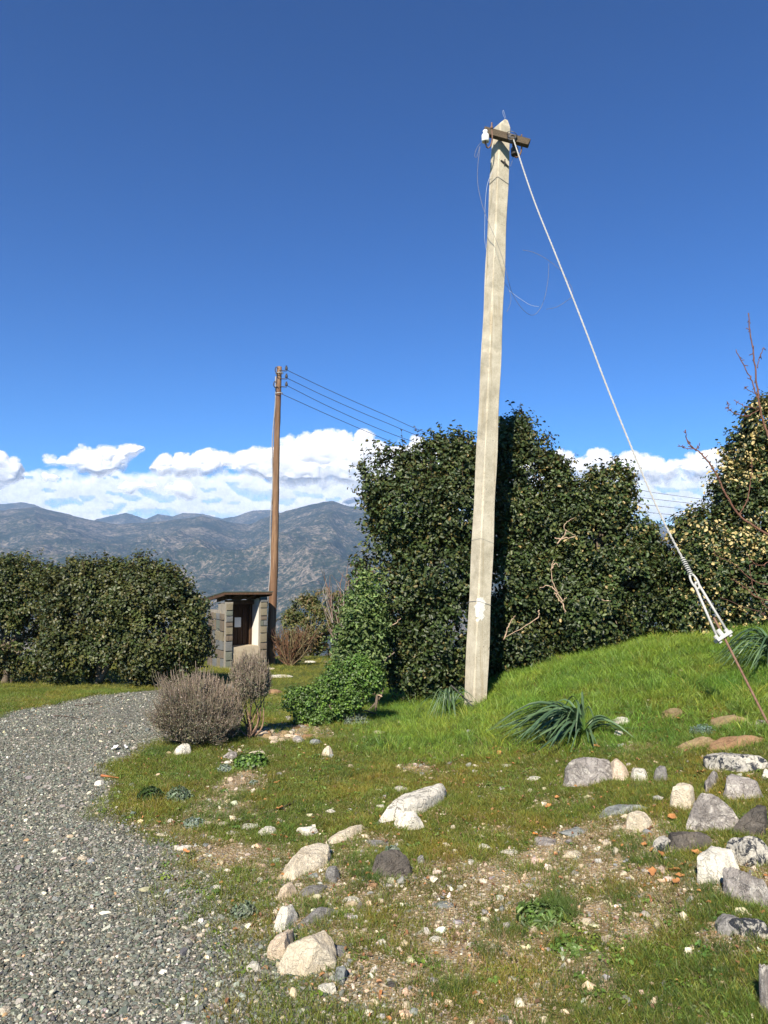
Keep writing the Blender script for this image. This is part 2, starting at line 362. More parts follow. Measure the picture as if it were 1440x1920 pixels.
ysd = np.concatenate([np.geomspace(56, 900, 34), np.linspace(920, 3500, 200), np.linspace(3540, 5400, 50)])
D1, D2 = 3500., 5100.
def Zr(tab, D, x): return 1.6 + D * (1095 - np.interp(x, [t[0] for t in tab], [t[1] for t in tab])) / F
PX, YD = np.meshgrid(pxs, ysd); wx = (PX - 720) / F * YD
zr1 = Zr(MAIN, D1, PX); zr2 = Zr(FAR, D2, PX)
y = YD; flat = wx.ravel(); fy = y.ravel()
rid = 0; amp = 1.; tot = 0
for k, s in enumerate((1 / 700., 1 / 330., 1 / 150., 1 / 70.)):
    v = 1 - np.abs(n2(flat, fy * .8, s, 2, 3.7 * k)) * 2; rid = rid + amp * v; tot += amp; amp *= .5
rid = (rid / tot).reshape(y.shape)
valley = -190.
t = np.clip((y - 900) / (D1 - 900), 0, 1)
zmain = valley + (zr1 - valley) * (t ** 1.15) + (rid - .55) * 230 * np.sin(np.pi * np.clip(t, 0, 1)) ** .8 * (1 - t) ** .35
zmain = np.minimum(zmain, 1.6 + (zr1 - 1.6) * y / D1 - 6 * (1 - t) * 2)
t2 = np.clip((y - D1) / 600, 0, 1); t3 = np.clip((y - D1 - 600) / (D2 - D1 - 600), 0, 1)
zb = np.minimum(zr1, zr2) - 220
z2 = zr1 + (zb - zr1) * t2 * t2 * (3 - 2 * t2); z2 = np.where(y > D1 + 600, zb + (zr2 - zb) * t3 + (rid - .55) * 90 * np.sin(np.pi * t3), z2)
z2 = np.where(y > D2, zr2 - (y - D2) * .6, z2)
t0 = np.clip((y - 56) / 844, 0, 1); z0 = -22 + (valley + 22) * t0 ** .7 + 8 * rid * t0
zz = np.where(y < 900, z0, np.where(y <= D1, zmain, z2)) + (y > 600) * 3.0 * (n2(flat, fy, 1 / 22., 3, 5.)).reshape(y.shape)
ni, nj = zz.shape; ii, jj = np.meshgrid(np.arange(ni - 1), np.arange(nj - 1), indexing='ij'); q = (ii * nj + jj).ravel()
m, nt, b = newmat('hill_scrub'); co = coords(nt)
scr = mth(nt, 'ADD', mth(nt, 'MULTIPLY', noise(nt, co, .006, 4, .6), .30), mth(nt, 'MULTIPLY', noise(nt, co, .05, 6, .9), .70))
c = ramp(nt, scr, [(.42, (.012, .024, .012)), (.49, (.034, .046, .025)), (.53, (.11, .098, .070)), (.60, (.28, .235, .18))])
dots = rampf(nt, voro(nt, co, .075), .30, .52); c = mix(nt, mth(nt, 'MULTIPLY', mth(nt, 'SUBTRACT', 1., dots), .8), c, (.022, .036, .018))
L(nt, c, b.inputs['Base Color']); b.inputs['Roughness'].default_value = 1.; b.inputs['Specular IOR Level'].default_value = 0
bump(nt, noise(nt, co, .03, 6, .75), b, 1., 14.)
tag(obj('hills', np.stack([wx.ravel(), fy, zz.ravel()], 1), np.stack([q, q + 1, q + nj + 1, q + nj], 1), m, None, True), kind='structure')
# haze: one closed box of even air
bx = MB(); ZT = float(zz.max()) + 25; ZB = float(min(zz.min(), gz.min())) - 1.5
bx.box((0, 2600, (ZT + ZB) / 2), (15000, 5700, ZT - ZB))
m = bpy.data.materials.new('haze_air'); m.use_nodes = True; nt = m.node_tree; nt.nodes.clear(); out = N(nt, 'ShaderNodeOutputMaterial'); pv = N(nt, 'ShaderNodeVolumePrincipled')
pv.inputs['Color'].default_value = (.42, .62, 1.0, 1); pv.inputs['Density'].default_value = 1.1e-4; pv.inputs['Anisotropy'].default_value = 0.0
L(nt, pv.outputs[0], out.inputs['Volume'])
tag(bx.build('haze', m), kind='stuff')

# ================================================================= CLOUDS
m, nt, b = newmat('cloud'); L(nt, ramp(nt, noise(nt, coords(nt), .004, 5, .6), [(.3, (.78, .78, .79)), (.7, (.86, .86, .86))]), b.inputs['Base Color'])
b.inputs['Roughness'].default_value = 1; b.inputs['Specular IOR Level'].default_value = 0
tl = N(nt, 'ShaderNodeBsdfTranslucent'); tl.inputs[0].default_value = (.95, .95, .97, 1); m1 = N(nt, 'ShaderNodeMixShader'); m1.inputs[0].default_value = .42; bump(nt, noise(nt, coords(nt), .005, 5, .6), b, .3, 40)
L(nt, b.outputs[0], m1.inputs[1]); L(nt, tl.outputs[0], m1.inputs[2])
tr = N(nt, 'ShaderNodeBsdfTransparent'); lw = N(nt, 'ShaderNodeLayerWeight'); lw.inputs[0].default_value = .5
sp_ = N(nt, 'ShaderNodeSeparateColor'); L(nt, attr(nt).outputs['Color'], sp_.inputs[0])
fa = mth(nt, 'ADD', sp_.outputs[0], mth(nt, 'MULTIPLY', mth(nt, 'SUBTRACT', noise(nt, coords(nt), .009, 6, .7), .5), .7))
al = mth(nt, 'MULTIPLY', rampf(nt, fa, .12, .95), rampf(nt, sp_.outputs[0], 0, .25)); m2 = N(nt, 'ShaderNodeMixShader'); L(nt, al, m2.inputs[0]); L(nt, tr.outputs[0], m2.inputs[1]); L(nt, m1.outputs[0], m2.inputs[2])
L(nt, m2.outputs[0], nt.nodes['Material Output'].inputs[0]); M_cloud = m
def cloud(puffs, D, label, sq=1.0, soft=.42, name='cloud', noi=.42, step=1.3, thick=1.0, thr=.26, base=0, amax=1.0):
    P = np.array(puffs, float); m0 = P[:, 2].max() * 1.5
    gx_ = np.arange(P[:, 0].min() - m0, P[:, 0].max() + m0, step); gy_ = np.arange(P[:, 1].min() - m0, P[:, 1].max() + m0 * .9, step)
    X, Y = np.meshgrid(gx_, gy_); x = X.ravel(); y = Y.ravel(); q3 = np.stack([x, y, np.full_like(x, D * .01)], 1)
    wx_ = 9 * fbm(q3 / 26, 3); wy_ = 7 * fbm(q3 / 26 + 40, 3)
    f = np.zeros_like(x)
    for a, b_, r in P:
        dy_ = (y + wy_ - b_) / sq; d2 = ((x + wx_ - a) ** 2 + np.where(dy_ > 0, dy_ * 1.15, dy_) ** 2) / (r * r); f += np.exp(-d2 * 1.0) * .8
    if base: f += base * sstep(872, 915, y + 2.2 * wy_)
    bil = 0; am = 1.; tt_ = 0
    for k in range(5):
        bil = bil + am * (3.2 * np.abs(vnoise(q3 * 2 ** k / 34 + 9.1 * k)) - .9); tt_ += am; am *= .50
    b0_ = (3.2 * np.abs(vnoise(q3 / 34)) - .9) * .6 + .4 * (3.2 * np.abs(vnoise(q3 / 17 + 9.1)) - .9)
    bil = bil / tt_
    fl = np.minimum(f, 1.35) if not base else f
    g = fl + noi * bil * sstep(.02, .35, fl) - thr - .02
    top_ = np.clip(g, 0, None)
    h = (np.clip(fl - thr * .5, 0, 1.2) * 21 + b0_ * 3.2 * sstep(0, .4, g) + bil * .9 * sstep(0, .3, g)) * thick * D / F
    fg = np.gradient(f.reshape(X.shape), axis=0).ravel() / step * 20; low_ = sstep(.0, -.30, fg)
    al = np.clip(g / (soft * (1 + 2.6 * low_)), 0, 1) * amax
    ce_ = np.array(at(P[0][0], P[0][1], D)); rx = (x - 720) / F; ry = (960 - y) / F
    dirv = np.stack([rx, math.cos(PITCH) - ry * math.sin(PITCH), math.sin(PITCH) + ry * math.cos(PITCH)], 1); dirv /= dirv[:, 1:2]
    Vf = np.array(EYE) + dirv * (D - h)[:, None] - ce_; Vb = np.array(EYE) + dirv * (D + 60 + h * .8)[:, None] - ce_
    ny, nx = X.shape; ii_, jj_ = np.meshgrid(np.arange(ny - 1), np.arange(nx - 1), indexing='ij'); q_ = (ii_ * nx + jj_).ravel()
    Qd = np.stack([q_, q_ + nx, q_ + nx + 1, q_ + 1], 1); kp = (al[Qd] > 0).any(1); Qd = Qd[kp]; n_ = len(x)
    V = np.concatenate([Vf, Vb]); Qa = np.concatenate([Qd, Qd[:, ::-1] + n_]); us, inv = np.unique(Qa, return_inverse=True); Qa = inv.reshape(Qa.shape)
    tn = np.stack([np.concatenate([al, al])] * 3, 1)[us]
    o = obj(name, V[us], Qa, M_cloud, None, True, tn); o.location = ce_
    if name == 'cloud': tag(o, label, 'cloud', 'clouds along the skyline')
    return o
DC = 9500.
cloud([(628, 862, 40), (560, 864, 36), (592, 862, 38), (530, 866, 32), (500, 868, 28), (470, 872, 24), (445, 876, 22), (664, 864, 40), (700, 866, 40), (740, 872, 38), (782, 862, 34), (815, 870, 28), (600, 892, 30), (660, 894, 32), (720, 894, 32), (760, 895, 30), (850, 880, 28), (550, 890, 28), (505, 890, 24), (890, 885, 26)], DC, 'big bright cumulus cloud spanning from the wooden pole to the oak beside the concrete pole')
cloud([(190, 864, 26), (212, 862, 24), (92, 868, 17), (122, 868, 18), (150, 866, 22), (170, 864, 24), (238, 853, 18), (254, 846, 12), (185, 878, 18), (222, 874, 16), (264, 840, 7)], DC + 200, 'white cumulus cloud with a tail rising to the right above the left hills')
cloud([(385, 876, 24), (302, 874, 18), (330, 874, 20), (358, 876, 22), (415, 874, 26)], DC + 500, 'paler cumulus cloud just left of the wooden pole')
cloud([(1115, 868, 24), (1040, 868, 24), (1078, 880, 26), (1150, 870, 24), (1188, 872, 24), (1225, 878, 24), (1263, 876, 22), (1300, 874, 24), (1340, 870, 24), (1385, 866, 26), (1430, 870, 28), (1120, 895, 24), (1180, 898, 24), (1240, 900, 24), (1310, 898, 24), (1380, 900, 28), (1000, 880, 28), (960, 885, 26)], DC + 300, 'long white cumulus cloud behind the guy wire at right')
cloud([(340, 922, 20), (326, 914, 14), (354, 928, 14)], DC - 1300, 'small round sunlit cloud low above the far blue ridge', thick=.35)
cloud([(12, 872, 18), (-8, 866, 20), (34, 878, 14), (8, 896, 22), (30, 900, 16), (-25, 888, 28)], DC + 700, 'grey and white cloud cut by the left edge of the sky')
cloud([(95, 897, 11), (84, 898, 9), (106, 900, 8)], DC + 900, 'tiny pale puff of cloud under the left cumulus', thick=.35)
cloud([(262, 911, 15), (240, 910, 13), (282, 913, 12), (250, 920, 11), (230, 918, 10)], DC - 900, 'low flat pale cloud between the left cumulus and the small round cloud', .7, thick=.3)
cloud([(668, 938, 17), (685, 945, 15), (650, 944, 12)], DC + 1000, 'pinkish cloud peeping over the highest hilltop', thick=.35)
bp = []
for k in range(150):
    b_ = 972 - abs(rng.normal(0, 1)) * 34; bp.append((rng.uniform(-150, 1560), max(b_, 888), rng.uniform(10, 26)))
o = cloud(bp, 13500, '', .5, 1.1, 'cloud_bank', .20, 2.8, .14, .10, 1.8, .74); tag(o, kind='stuff'); o['label'] = 'low layered lavender grey cloud bank behind the cumulus clouds'

# ================================================================= STONES
def rock(px, py, w, h, kind, label, q=.45, tilt=0., group=None, seed=None, lvl=3, name='rock', cat='stone', elong=1.0):
    p = hit(px, py); dist = (p - EYE).length; dep = math.atan2(EYE.z - p.z, math.hypot(p.x, p.y))
    W = w * dist / F; Hh = h * dist / F; hz = q * (.96 if q >= .7 else .84) * Hh / math.cos(dep); dy = min(max((1 - q) * Hh / max(math.sin(dep), .1), .45 * W), 1.5 * W * elong)
    if seed is None: seed = int(px * 7 + py * 13)
    if px > 1180 and w > 24: w *= 1.16; h *= 1.10; py += h * .03
    if w > 38: lvl = 4
    r = np.random.default_rng(seed); V, T = ico(lvl); V = V.copy()
    off = r.uniform(-50, 50, 3)
    for k in range(13):
        nn = r.normal(size=3); nn[2] = abs(nn[2]) * .8; nn /= np.linalg.norm(nn); dd = r.uniform(.46, .80); s = V @ nn
        V -= np.clip(s - dd, 0, None)[:, None] * nn
    V *= (1 + .12 * fbm(V * 1.5 + off, 2) + .06 * fbm(V * 5 + off, 4))[:, None]
    if lvl > 3: V *= (1 + .03 * np.abs(fbm(V * 11 + off, 3)))[:, None]
    V[:, 2] += (.9 - np.abs(V[:, 0])) * .0; V[:, 0] /= np.ptp(V[:, 0]) / 2; V[:, 1] /= np.ptp(V[:, 1]) / 2; V[:, 2] /= V[:, 2].max(); V[:, 2] = np.where(V[:, 2] > 0, 1 - (1 - np.clip(V[:, 2], 0, 1)) ** 1.9, V[:, 2]); V[:, 2] += .05 * fbm(V * 4 + off, 3)
    V[:, 2] = np.where(V[:, 2] < 0, V[:, 2] * .8, V[:, 2])
    V = V * np.array([W / 2, dy / 2, hz])
    if tilt:
        c_, s_ = math.cos(R(tilt)), math.sin(R(tilt)); V = np.stack([V[:, 0], V[:, 1] * 1, V[:, 2] + V[:, 0] * s_ * .5], 1)
    az = math.atan2(p.x, p.y); c_, s_ = math.cos(-az), math.sin(-az); V = np.stack([V[:, 0] * c_ - V[:, 1] * s_, V[:, 0] * s_ + V[:, 1] * c_, V[:, 2]], 1)
    cx, cy_ = p.x + math.sin(az) * dy / 2, p.y + math.cos(az) * dy / 2
    o = obj(name, V, T, RM[kind], None, False if lvl < 3 else True); o.location = (cx, cy_, ground(cx, cy_) - .10 * hz); o.rotation_euler = (0, 0, 0)
    return tag(o, label, cat, group), (cx, cy_, W / 2, dy / 2)
ROCKS = [
 (340, 1418, 34, 27, 'white', 'white rock at the left foot of the large dry lavender bush', .7),
 (435, 1425, 30, 20, 'lilac', 'grey brown stone left of the small bright green plant', .5),
 (482, 1420, 38, 14, 'cream', 'pale stone sticking up behind the small bright green plant', .6),
 (591, 1398, 26, 19, 'blue', 'pale bluish stone below the bright green shrub', .5),
 (614, 1420, 26, 26, 'cream', 'tilted beige stone standing alone in the grass below the bright green shrub', .7, 12),
 (515, 1396, 19, 12, 'peach', 'small beige stone at the lower edge of the rubble bed', .5),
 (560, 1394, 28, 18, 'lilac', 'grey stone at the right lower corner of the rubble bed', .5),
 (489, 1383, 32, 17, 'peach', 'pinkish stone under the trunk of the smaller dry shrub', .5),
 (447, 1314, 26, 28, 'blue', 'blue grey and beige stone seen between the two dry bushes', .6),
 (517, 1303, 32, 19, 'orange', 'rounded brown stone behind the smaller dry shrub', .6),
 (527, 1271, 58, 9, 'white', 'flat white slab in the grass right of the hut', .25),
 (508, 1255, 26, 5, 'cream', 'thin pale slab at the foot of the wooden pole', .25),
 (557, 1207, 24, 13, 'cream', 'left pale boulder in the far scrub beyond the wooden pole', .8),
 (594, 1210, 26, 15, 'cream', 'right pale boulder in the far scrub beyond the wooden pole', .8),
 (573, 1211, 14, 12, 'blue', 'shaded grey boulder between the two pale ones in the far scrub', .8),
 (581, 1243, 22, 8, 'white', 'white stone lying in the far grass strip left of the green shrub', .5),
 (188, 1476, 20, 13, 'white', 'lone round white stone on the gravel road beside the grass edge', .7),
 (385, 1548, 22, 8, 'peach', 'beige stone right of the silvery mat in the row of stones', .4),
 (415, 1550, 23, 9, 'cream', 'oblong pale stone third from the left in the upper row of stones', .4),
 (470, 1556, 40, 11, 'white', 'flat white stone right above the row of small pale stones', .4),
 (436, 1568, 27, 9, 'white', 'low white stone just left of the pointed white stone in the row', .4),
 (501, 1568, 40, 19, 'white', 'pointed white stone in the middle of the row of stones', .5),
 (575, 1569, 46, 21, 'white', 'blocky white stone with brown grass along its lower side', .6),
 (407, 1578, 20, 8, 'cream', 'small pale stone below the upper row of stones', .4),
 (378, 1573, 18, 8, 'grey', 'small grey stone beside a pale one under the row of stones', .4),
 (340, 1595, 34, 11, 'white', 'long low white stone at the lower left end of the stone rows', .4),
 (305, 1571, 20, 8, 'cream', 'small pale stone at the left end where grass meets gravel', .4),
 (752, 1486, 28, 13, 'white', 'flat white stone in the grass above the long white slab', .3),
 (762, 1558, 58, 38, 'white', 'blunt white stone with vertical streaks in front of the long streaked slab', .75),
 (708, 1590, 62, 14, 'grey', 'flat grey stone flush with the soil below the long streaked slab', .15),
 (621, 1656, 32, 32, 'grey', 'small cubic grey stone at the right end of the smooth cream slab', .7),
 (590, 1650, 18, 12, 'blue', 'small bluish stone between the cream slab and the cubic grey stone', .5),
 (560, 1664, 20, 9, 'cream', 'small pale stone under the lower edge of the smooth cream slab', .4),
 (740, 1650, 78, 60, 'dark', 'dark angular brown grey rock standing alone in the gravelly soil', .75, 14),
 (789, 1622, 16, 20, 'grey', 'small grey stone leaning at the right of the dark angular rock', .6),
 (659, 1696, 44, 17, 'white', 'whitish lumpy stone below the cubic grey stone', .45),
 (699, 1668, 19, 13, 'orange', 'orange brick coloured stone left below the dark angular rock', .6),
 (727, 1666, 22, 10, 'lilac', 'pale grey stone just right of the orange brick coloured stone', .4),
 (404, 1672, 28, 13, 'white', 'white stone where the gravel gives way to grass at left', .4),
 (532, 1713, 40, 14, 'cream', 'low cream stone between the upper peach and the whitish tilted slab', .35),
 (539, 1727, 26, 14, 'white', 'small whitish stone touching the top of the whitish tilted slab', .4),
 (632, 1802, 38, 28, 'grey', 'grey end stone at the upper right of the biggest pale boulder', .4),
 (612, 1870, 34, 24, 'white', 'bright white angular stone below right of the biggest pale boulder', .6),
 (638, 1848, 24, 37, 'blue', 'upright bluish stone right of the biggest pale boulder', .6),
 (477, 1826, 26, 24, 'white', 'white and orange stone at the edge of the dark gravel', .4),
 (713, 1378, 26, 10, 'cream', 'pale stone half hidden in the lush grass left of the concrete pole', .4),
 (951, 1438, 26, 7, 'white', 'flat white flake at the lower left of the strap leaved plant', .3),
 (1002, 1466, 30, 11, 'white', 'low white stone left of the large grey boulder', .4),
 (1097, 1478, 94, 64, 'lilac', 'large grey boulder below the strap leaved plant', .75, 0),
 (1161, 1467, 38, 43, 'peach', 'pale wedge of rock against the right side of the large grey boulder', .75, -10),
 (1199, 1467, 34, 30, 'white', 'white stone with a grey cap second right of the large grey boulder', .7),
 (1241, 1467, 28, 30, 'grey', 'small pitted grey rock third right of the large grey boulder', .75),
 (1202, 1562, 54, 40, 'cream', 'cream block just right of the flat blue grey stone', .7),
 (1160, 1559, 22, 12, 'cream', 'small pale stone left of the cream block', .4),
 (1079, 1572, 52, 22, 'blue', 'smaller flat blue grey stone down left of the wide one', .2),
 (1030, 1589, 62, 18, 'lilac', 'flat lilac grey stone among pebbles in the soil', .15),
 (1075, 1613, 34, 19, 'cream', 'round topped cream stone in the gravelly soil', .5),
 (1137, 1588, 19, 9, 'cream', 'small cream pebble right of the round topped cream stone', .5),
 (959, 1604, 34, 9, 'white', 'narrow white stone in the gravelly soil', .3),
 (908, 1594, 28, 13, 'white', 'white stone left of the narrow white stone in the soil', .4),
 (829, 1707, 38, 17, 'blue', 'flat blue grey stone in the middle of the bare soil', .2),
 (893, 1701, 26, 9, 'peach', 'pinkish flat pebble right of the flat blue grey stone in bare soil', .3),
 (814, 1775, 24, 17, 'white', 'oblong white pebble lying tilted on bare soil near the bottom', .5),
 (733, 1858, 24, 14, 'dark', 'dark pebble in the soil near the bottom edge', .5),
 (1261, 1350, 42, 30, 'tan', 'tan pointed stone in the mound grass', .35),
 (1169, 1361, 40, 16, 'white', 'whitish stone right of the strap leaved plant', .35),
 (1425, 1364, 34, 15, 'lilac', 'purplish stone at the right edge beside the anchor rod', .35),
 (1392, 1452, 112, 44, 'lichen', 'long white rock blotched with black lichen below the orange slab', .6),
 (1338, 1443, 28, 27, 'grey', 'grey stone against the left end of the long lichen blotched rock', .7),
 (1438, 1461, 16, 24, 'white', 'white stone cut by the right edge below the lichen blotched rock', .6),
 (1392, 1502, 72, 42, 'lilac', 'streaked grey rock behind the pyramid shaped boulder', .75, -6),
 (1284, 1523, 42, 52, 'cream', 'rounded cream rock like an egg left of the pyramid shaped boulder', .75),
 (1335, 1564, 90, 72, 'lilac', 'pyramid shaped grey lilac boulder in the middle of the right rock group', .8),
 (1412, 1572, 64, 54, 'dark', 'dark brown grey rock right of the pyramid shaped boulder', .75, 10),
 (1285, 1603, 84, 50, 'dark', 'low dark rock in front of the pyramid shaped boulder', .6, -6),
 (1240, 1600, 38, 36, 'lichen', 'speckled light stone at the left end of the low dark rock', .65),
 (1341, 1661, 66, 80, 'white', 'bright cream white rock lower in the right group', .6, 22),
 (1408, 1630, 84, 58, 'lichen', 'black and white lichen covered rock at the right edge', .7, -6),
 (1360, 1758, 46, 46, 'grey', 'grey rock lowest on the left of the right rock group', .6),
 (1407, 1763, 76, 40, 'lichen', 'white rock with black blotches lowest at the right edge', .65),
 (1439, 1912, 20, 78, 'lilac', 'grey rock cut by the bottom right edge', .8),
]
FOOT = []
def longrock(p0, p1, wpx, hm, kind, label, seed=1, taper=.3):
    a, b_ = np.array(hit(*p0)), np.array(hit(*p1)); ln = np.linalg.norm(b_ - a); ux = (b_ - a) / ln; dist = np.linalg.norm((a + b_) / 2 - np.array(EYE)); W = wpx * dist / F
    r = np.random.default_rng(seed); V, T = ico(4); V = V.copy(); off = r.uniform(-50, 50, 3)
    for k in range(9):
        nn = r.normal(size=3); nn[2] = abs(nn[2]) * .9; nn /= np.linalg.norm(nn); s_ = V @ nn; V -= np.clip(s_ - r.uniform(.48, .82), 0, None)[:, None] * nn
    V *= (1 + .12 * fbm(V * 1.5 + off, 2) + .06 * fbm(V * 5 + off, 4))[:, None]
    for k in range(3): V[:, k] /= np.ptp(V[:, k]) / 2
    V[:, 2] = np.where(V[:, 2] > 0, 1 - (1 - np.clip(V[:, 2], 0, 1)) ** 1.7, V[:, 2]) + .06 * fbm(V * 4 + off, 3)
    V[:, 1] *= 1 - taper * V[:, 0] * .5; V = V * [ln / 2, W / 2, hm]; uy = np.cross([0, 0, 1], ux); uy /= np.linalg.norm(uy); uzz = np.cross(ux, uy)
    c = (a + b_) / 2; V = V[:, 0:1] * ux + V[:, 1:2] * uy + V[:, 2:3] * uzz
    o = obj('rock', V, T, RM[kind], None, True); o.location = (c[0], c[1], ground(c[0], c[1])); tag(o, label, 'stone')
    for q_ in np.linspace(-.35, .35, 5): FOOT.append((c[0] + ux[0] * ln * q_, c[1] + ux[1] * ln * q_, W * .5, W * .5))
for l_ in [((700, 1552), (836, 1494), 50, 0.12, 'streak', 'long white slab with grey streaks pointing up to the right', 3), ((612, 1587), (692, 1552), 30, 0.05, 'cream', 'narrow pale slab running down left from the long streaked slab', 4), ((524, 1652), (614, 1606), 58, 0.1, 'cream', 'large smooth cream slab beside the small cubic grey stone', 5), ((521, 1694), (557, 1670), 26, 0.06, 'peach', 'peach coloured stone below the smooth cream slab', 6), ((558, 1684), (622, 1664), 24, 0.03, 'grey', 'flat grey slab joined to the upper peach coloured stone', 7), ((510, 1758), (560, 1716), 36, 0.09, 'white', 'whitish tilted slab left of the long grey slab', 8), ((556, 1742), (642, 1704), 34, 0.04, 'grey', 'long grey slab running right from the whitish tilted slab', 9), ((512, 1812), (548, 1766), 36, 0.09, 'peach', 'peach stone left of the big pale boulder split by a dark crack', 10), ((528, 1838), (628, 1790), 74, 0.12, 'cream', 'biggest pale boulder with a rough flat top near the bottom of the slope', 11), ((1264, 1408), (1345, 1392), 30, 0.07, 'tan', 'long tan stone left of the orange brown slab', 12), ((1328, 1408), (1436, 1388), 36, 0.07, 'orange', 'orange brown slab with a white pebble lying on it', 13), ((1328, 1362), (1398, 1348), 34, 0.05, 'tan', 'tan slab crossed by the shadow of the guy wire', 14), ((1112, 1532), (1214, 1512), 40, 0.03, 'blue', 'wide flat blue grey stone level with the ground', 15), ((1318, 1490), (1346, 1456), 18, 0.07, 'lilac', 'narrow grey rock leaning under the long lichen blotched rock', 16), ((1350, 1668), (1442, 1700), 34, 0.12, 'lilac', 'long flat purplish grey rock below the bright cream white rock', 17)]:
    longrock(*l_)
for r_ in ROCKS:
    o, ft = rock(*r_[:6], q=r_[6], tilt=r_[7] if len(r_) > 7 else 0); FOOT.append(ft)
MARKS = [(340, 1405, 'the large lavender bush'), (465, 1430, 'the small bright green plant'), (501, 1558, 'the pointed white stone'), (575, 1560, 'the blocky white stone'), (340, 1592, 'the long low white stone'), (775, 1515, 'the long streaked slab'), (565, 1630, 'the smooth cream slab'), (740, 1620, 'the dark angular rock'),
 (659, 1690, 'the whitish lumpy stone'), (600, 1722, 'the long grey slab'), (575, 1820, 'the biggest pale boulder'), (612, 1862, 'the bright white angular stone'), (1097, 1450, 'the large grey boulder'), (1160, 1525, 'the wide blue grey stone'), (1202, 1545, 'the cream block'), (1075, 1606, 'the round topped cream stone'), (829, 1700, 'the flat blue grey stone'), (814, 1768, 'the tilted white pebble'),
 (1335, 1530, 'the pyramid shaped boulder'), (1285, 1585, 'the low dark rock'), (1341, 1620, 'the cream white rock'), (1382, 1404, 'the orange brown slab'), (1363, 1355, 'the tan slab'), (1261, 1338, 'the tan pointed stone'), (188, 1470, 'the lone white road stone'), (477, 1815, 'the white and orange stone'), (453, 1718, 'the grey green rosette'), (404, 1667, 'the white stone by the gravel'), (1040, 1380, 'the strap leaved plant'), (1045, 1500, 'the low white stone'), (959, 1600, 'the narrow white stone'), (1000, 1860, 'the pale stone at the bottom'), (614, 1410, 'the tilted beige stone'), (540, 1368, 'the rubble bed'), (328, 1498, 'the silvery tuft'), (130, 1610, 'the moss on the gravel')]
SEEN = {}
def near(what, px, py):
    a, b_, nm = min(MARKS, key=lambda q: math.hypot(q[0] - px, 1.6 * (q[1] - py))); dx, dy = px - a, 1.6 * (py - b_)
    rel = ('right of' if dx > 0 else 'left of') if abs(dx) > abs(dy) else ('below' if dy > 0 else 'above')
    l = what + ' ' + rel + ' ' + nm; k = SEEN.get(l, 0); SEEN[l] = k + 1
    return l if k == 0 else ['', 'second ', 'third ', 'fourth ', 'fifth ', 'sixth ', 'seventh '][k] + l
SMALL = {
 'small pale stone in the short grass beside the two rows of stones': ('white', [(321, 1544, 12, 9), (446, 1541, 13, 7), (395, 1572, 15, 7), (385, 1591, 12, 11), (452, 1586, 16, 6), (715, 1516, 18, 9), (619, 1526, 18, 8), (657, 1523, 12, 8), (756, 1508, 16, 8), (792, 1455, 14, 9), (425, 1433, 14, 8)]),
 'small loose stone at the edge of the dark gravel': ('cream', [(486, 1658, 14, 14), (413, 1698, 11, 9), (343, 1664, 12, 8), (363, 1700, 10, 8), (340, 1705, 9, 8), (331, 1740, 12, 9), (368, 1737, 12, 10), (412, 1745, 10, 9), (155, 1616, 18, 10), (103, 1690, 13, 9), (60, 1750, 10, 8), (112, 1730, 12, 8), (205, 1757, 12, 8), (377, 1760, 14, 11), (333, 1798, 13, 9), (188, 1880, 12, 9), (137, 1904, 14, 10), (240, 1696, 9, 7), (84, 1798, 12, 8), (10, 1905, 18, 14), (265, 1720, 12, 9)]),
 'small stone lying on the bare gravelly soil in the middle': ('cream', [(882, 1624, 12, 12), (949, 1673, 9, 8), (901, 1682, 14, 5), (940, 1712, 14, 12), (824, 1736, 14, 10), (925, 1783, 11, 12), (882, 1779, 14, 11), (1097, 1733, 20, 13), (1005, 1858, 14, 15), (1172, 1881, 18, 12), (850, 1556, 9, 10), (837, 1589, 14, 9), (1098, 1597, 12, 10), (994, 1487, 13, 11), (654, 1799, 10, 12), (656, 1809, 12, 9), (621, 1836, 9, 8), (936, 1860, 12, 8), (1163, 1380, 18, 9), (599, 1653, 9, 14), (1214, 1640, 10, 9), (763, 1700, 9, 7)]),
 'broken stone in the brown rubble bed under the smaller dry shrub': ('tan', [(508, 1362, 12, 10), (523, 1370, 13, 9), (537, 1360, 11, 8), (550, 1372, 13, 9), (530, 1383, 12, 8), (545, 1350, 10, 7), (565, 1362, 11, 8), (575, 1376, 12, 9), (516, 1351, 10, 7), (498, 1370, 10, 8), (556, 1384, 10, 7), (572, 1388, 10, 7)]),
}
kk = ['white', 'cream', 'grey', 'blue', 'peach', 'lilac']
for lab, (kd, lst) in SMALL.items():
    for i, (a, b_, w, h) in enumerate(lst):
        kd2 = kd if i % 3 else (kk[i % 6] if kd != 'tan' else ['orange', 'peach', 'tan', 'lilac'][i % 4])
        rock(a, b_, w, h, kd2, near({'white': 'small white stone', 'cream': 'small pale stone', 'grey': 'small grey stone', 'blue': 'small bluish stone', 'peach': 'small pinkish stone', 'lilac': 'small greyish stone', 'tan': 'small brown stone', 'orange': 'small orange stone'}[kd2], a, b_), .5, group=lab.replace('small', 'the small').replace(' stone ', ' stones ', 1), lvl=2, name='stone')
for i in range(26):
    a, b_ = rng.uniform(496, 592), rng.uniform(1347, 1392); kd = ['orange', 'peach', 'tan', 'lilac', 'orange', 'cream'][i % 6]
    if a < 515 and b_ < 1372: continue
    rock(a, b_, rng.uniform(11, 23), rng.uniform(8, 14), kd, 'broken reddish stone among many in the rubble bed under the smaller dry shrub', .6, group='broken stones heaped in the rubble bed', lvl=2, name='stone')
rock(1377, 1398, 9, 6, 'white', 'tiny white pebble lying on the orange brown slab', .6, lvl=2, name='pebble')[0].location.z += .035
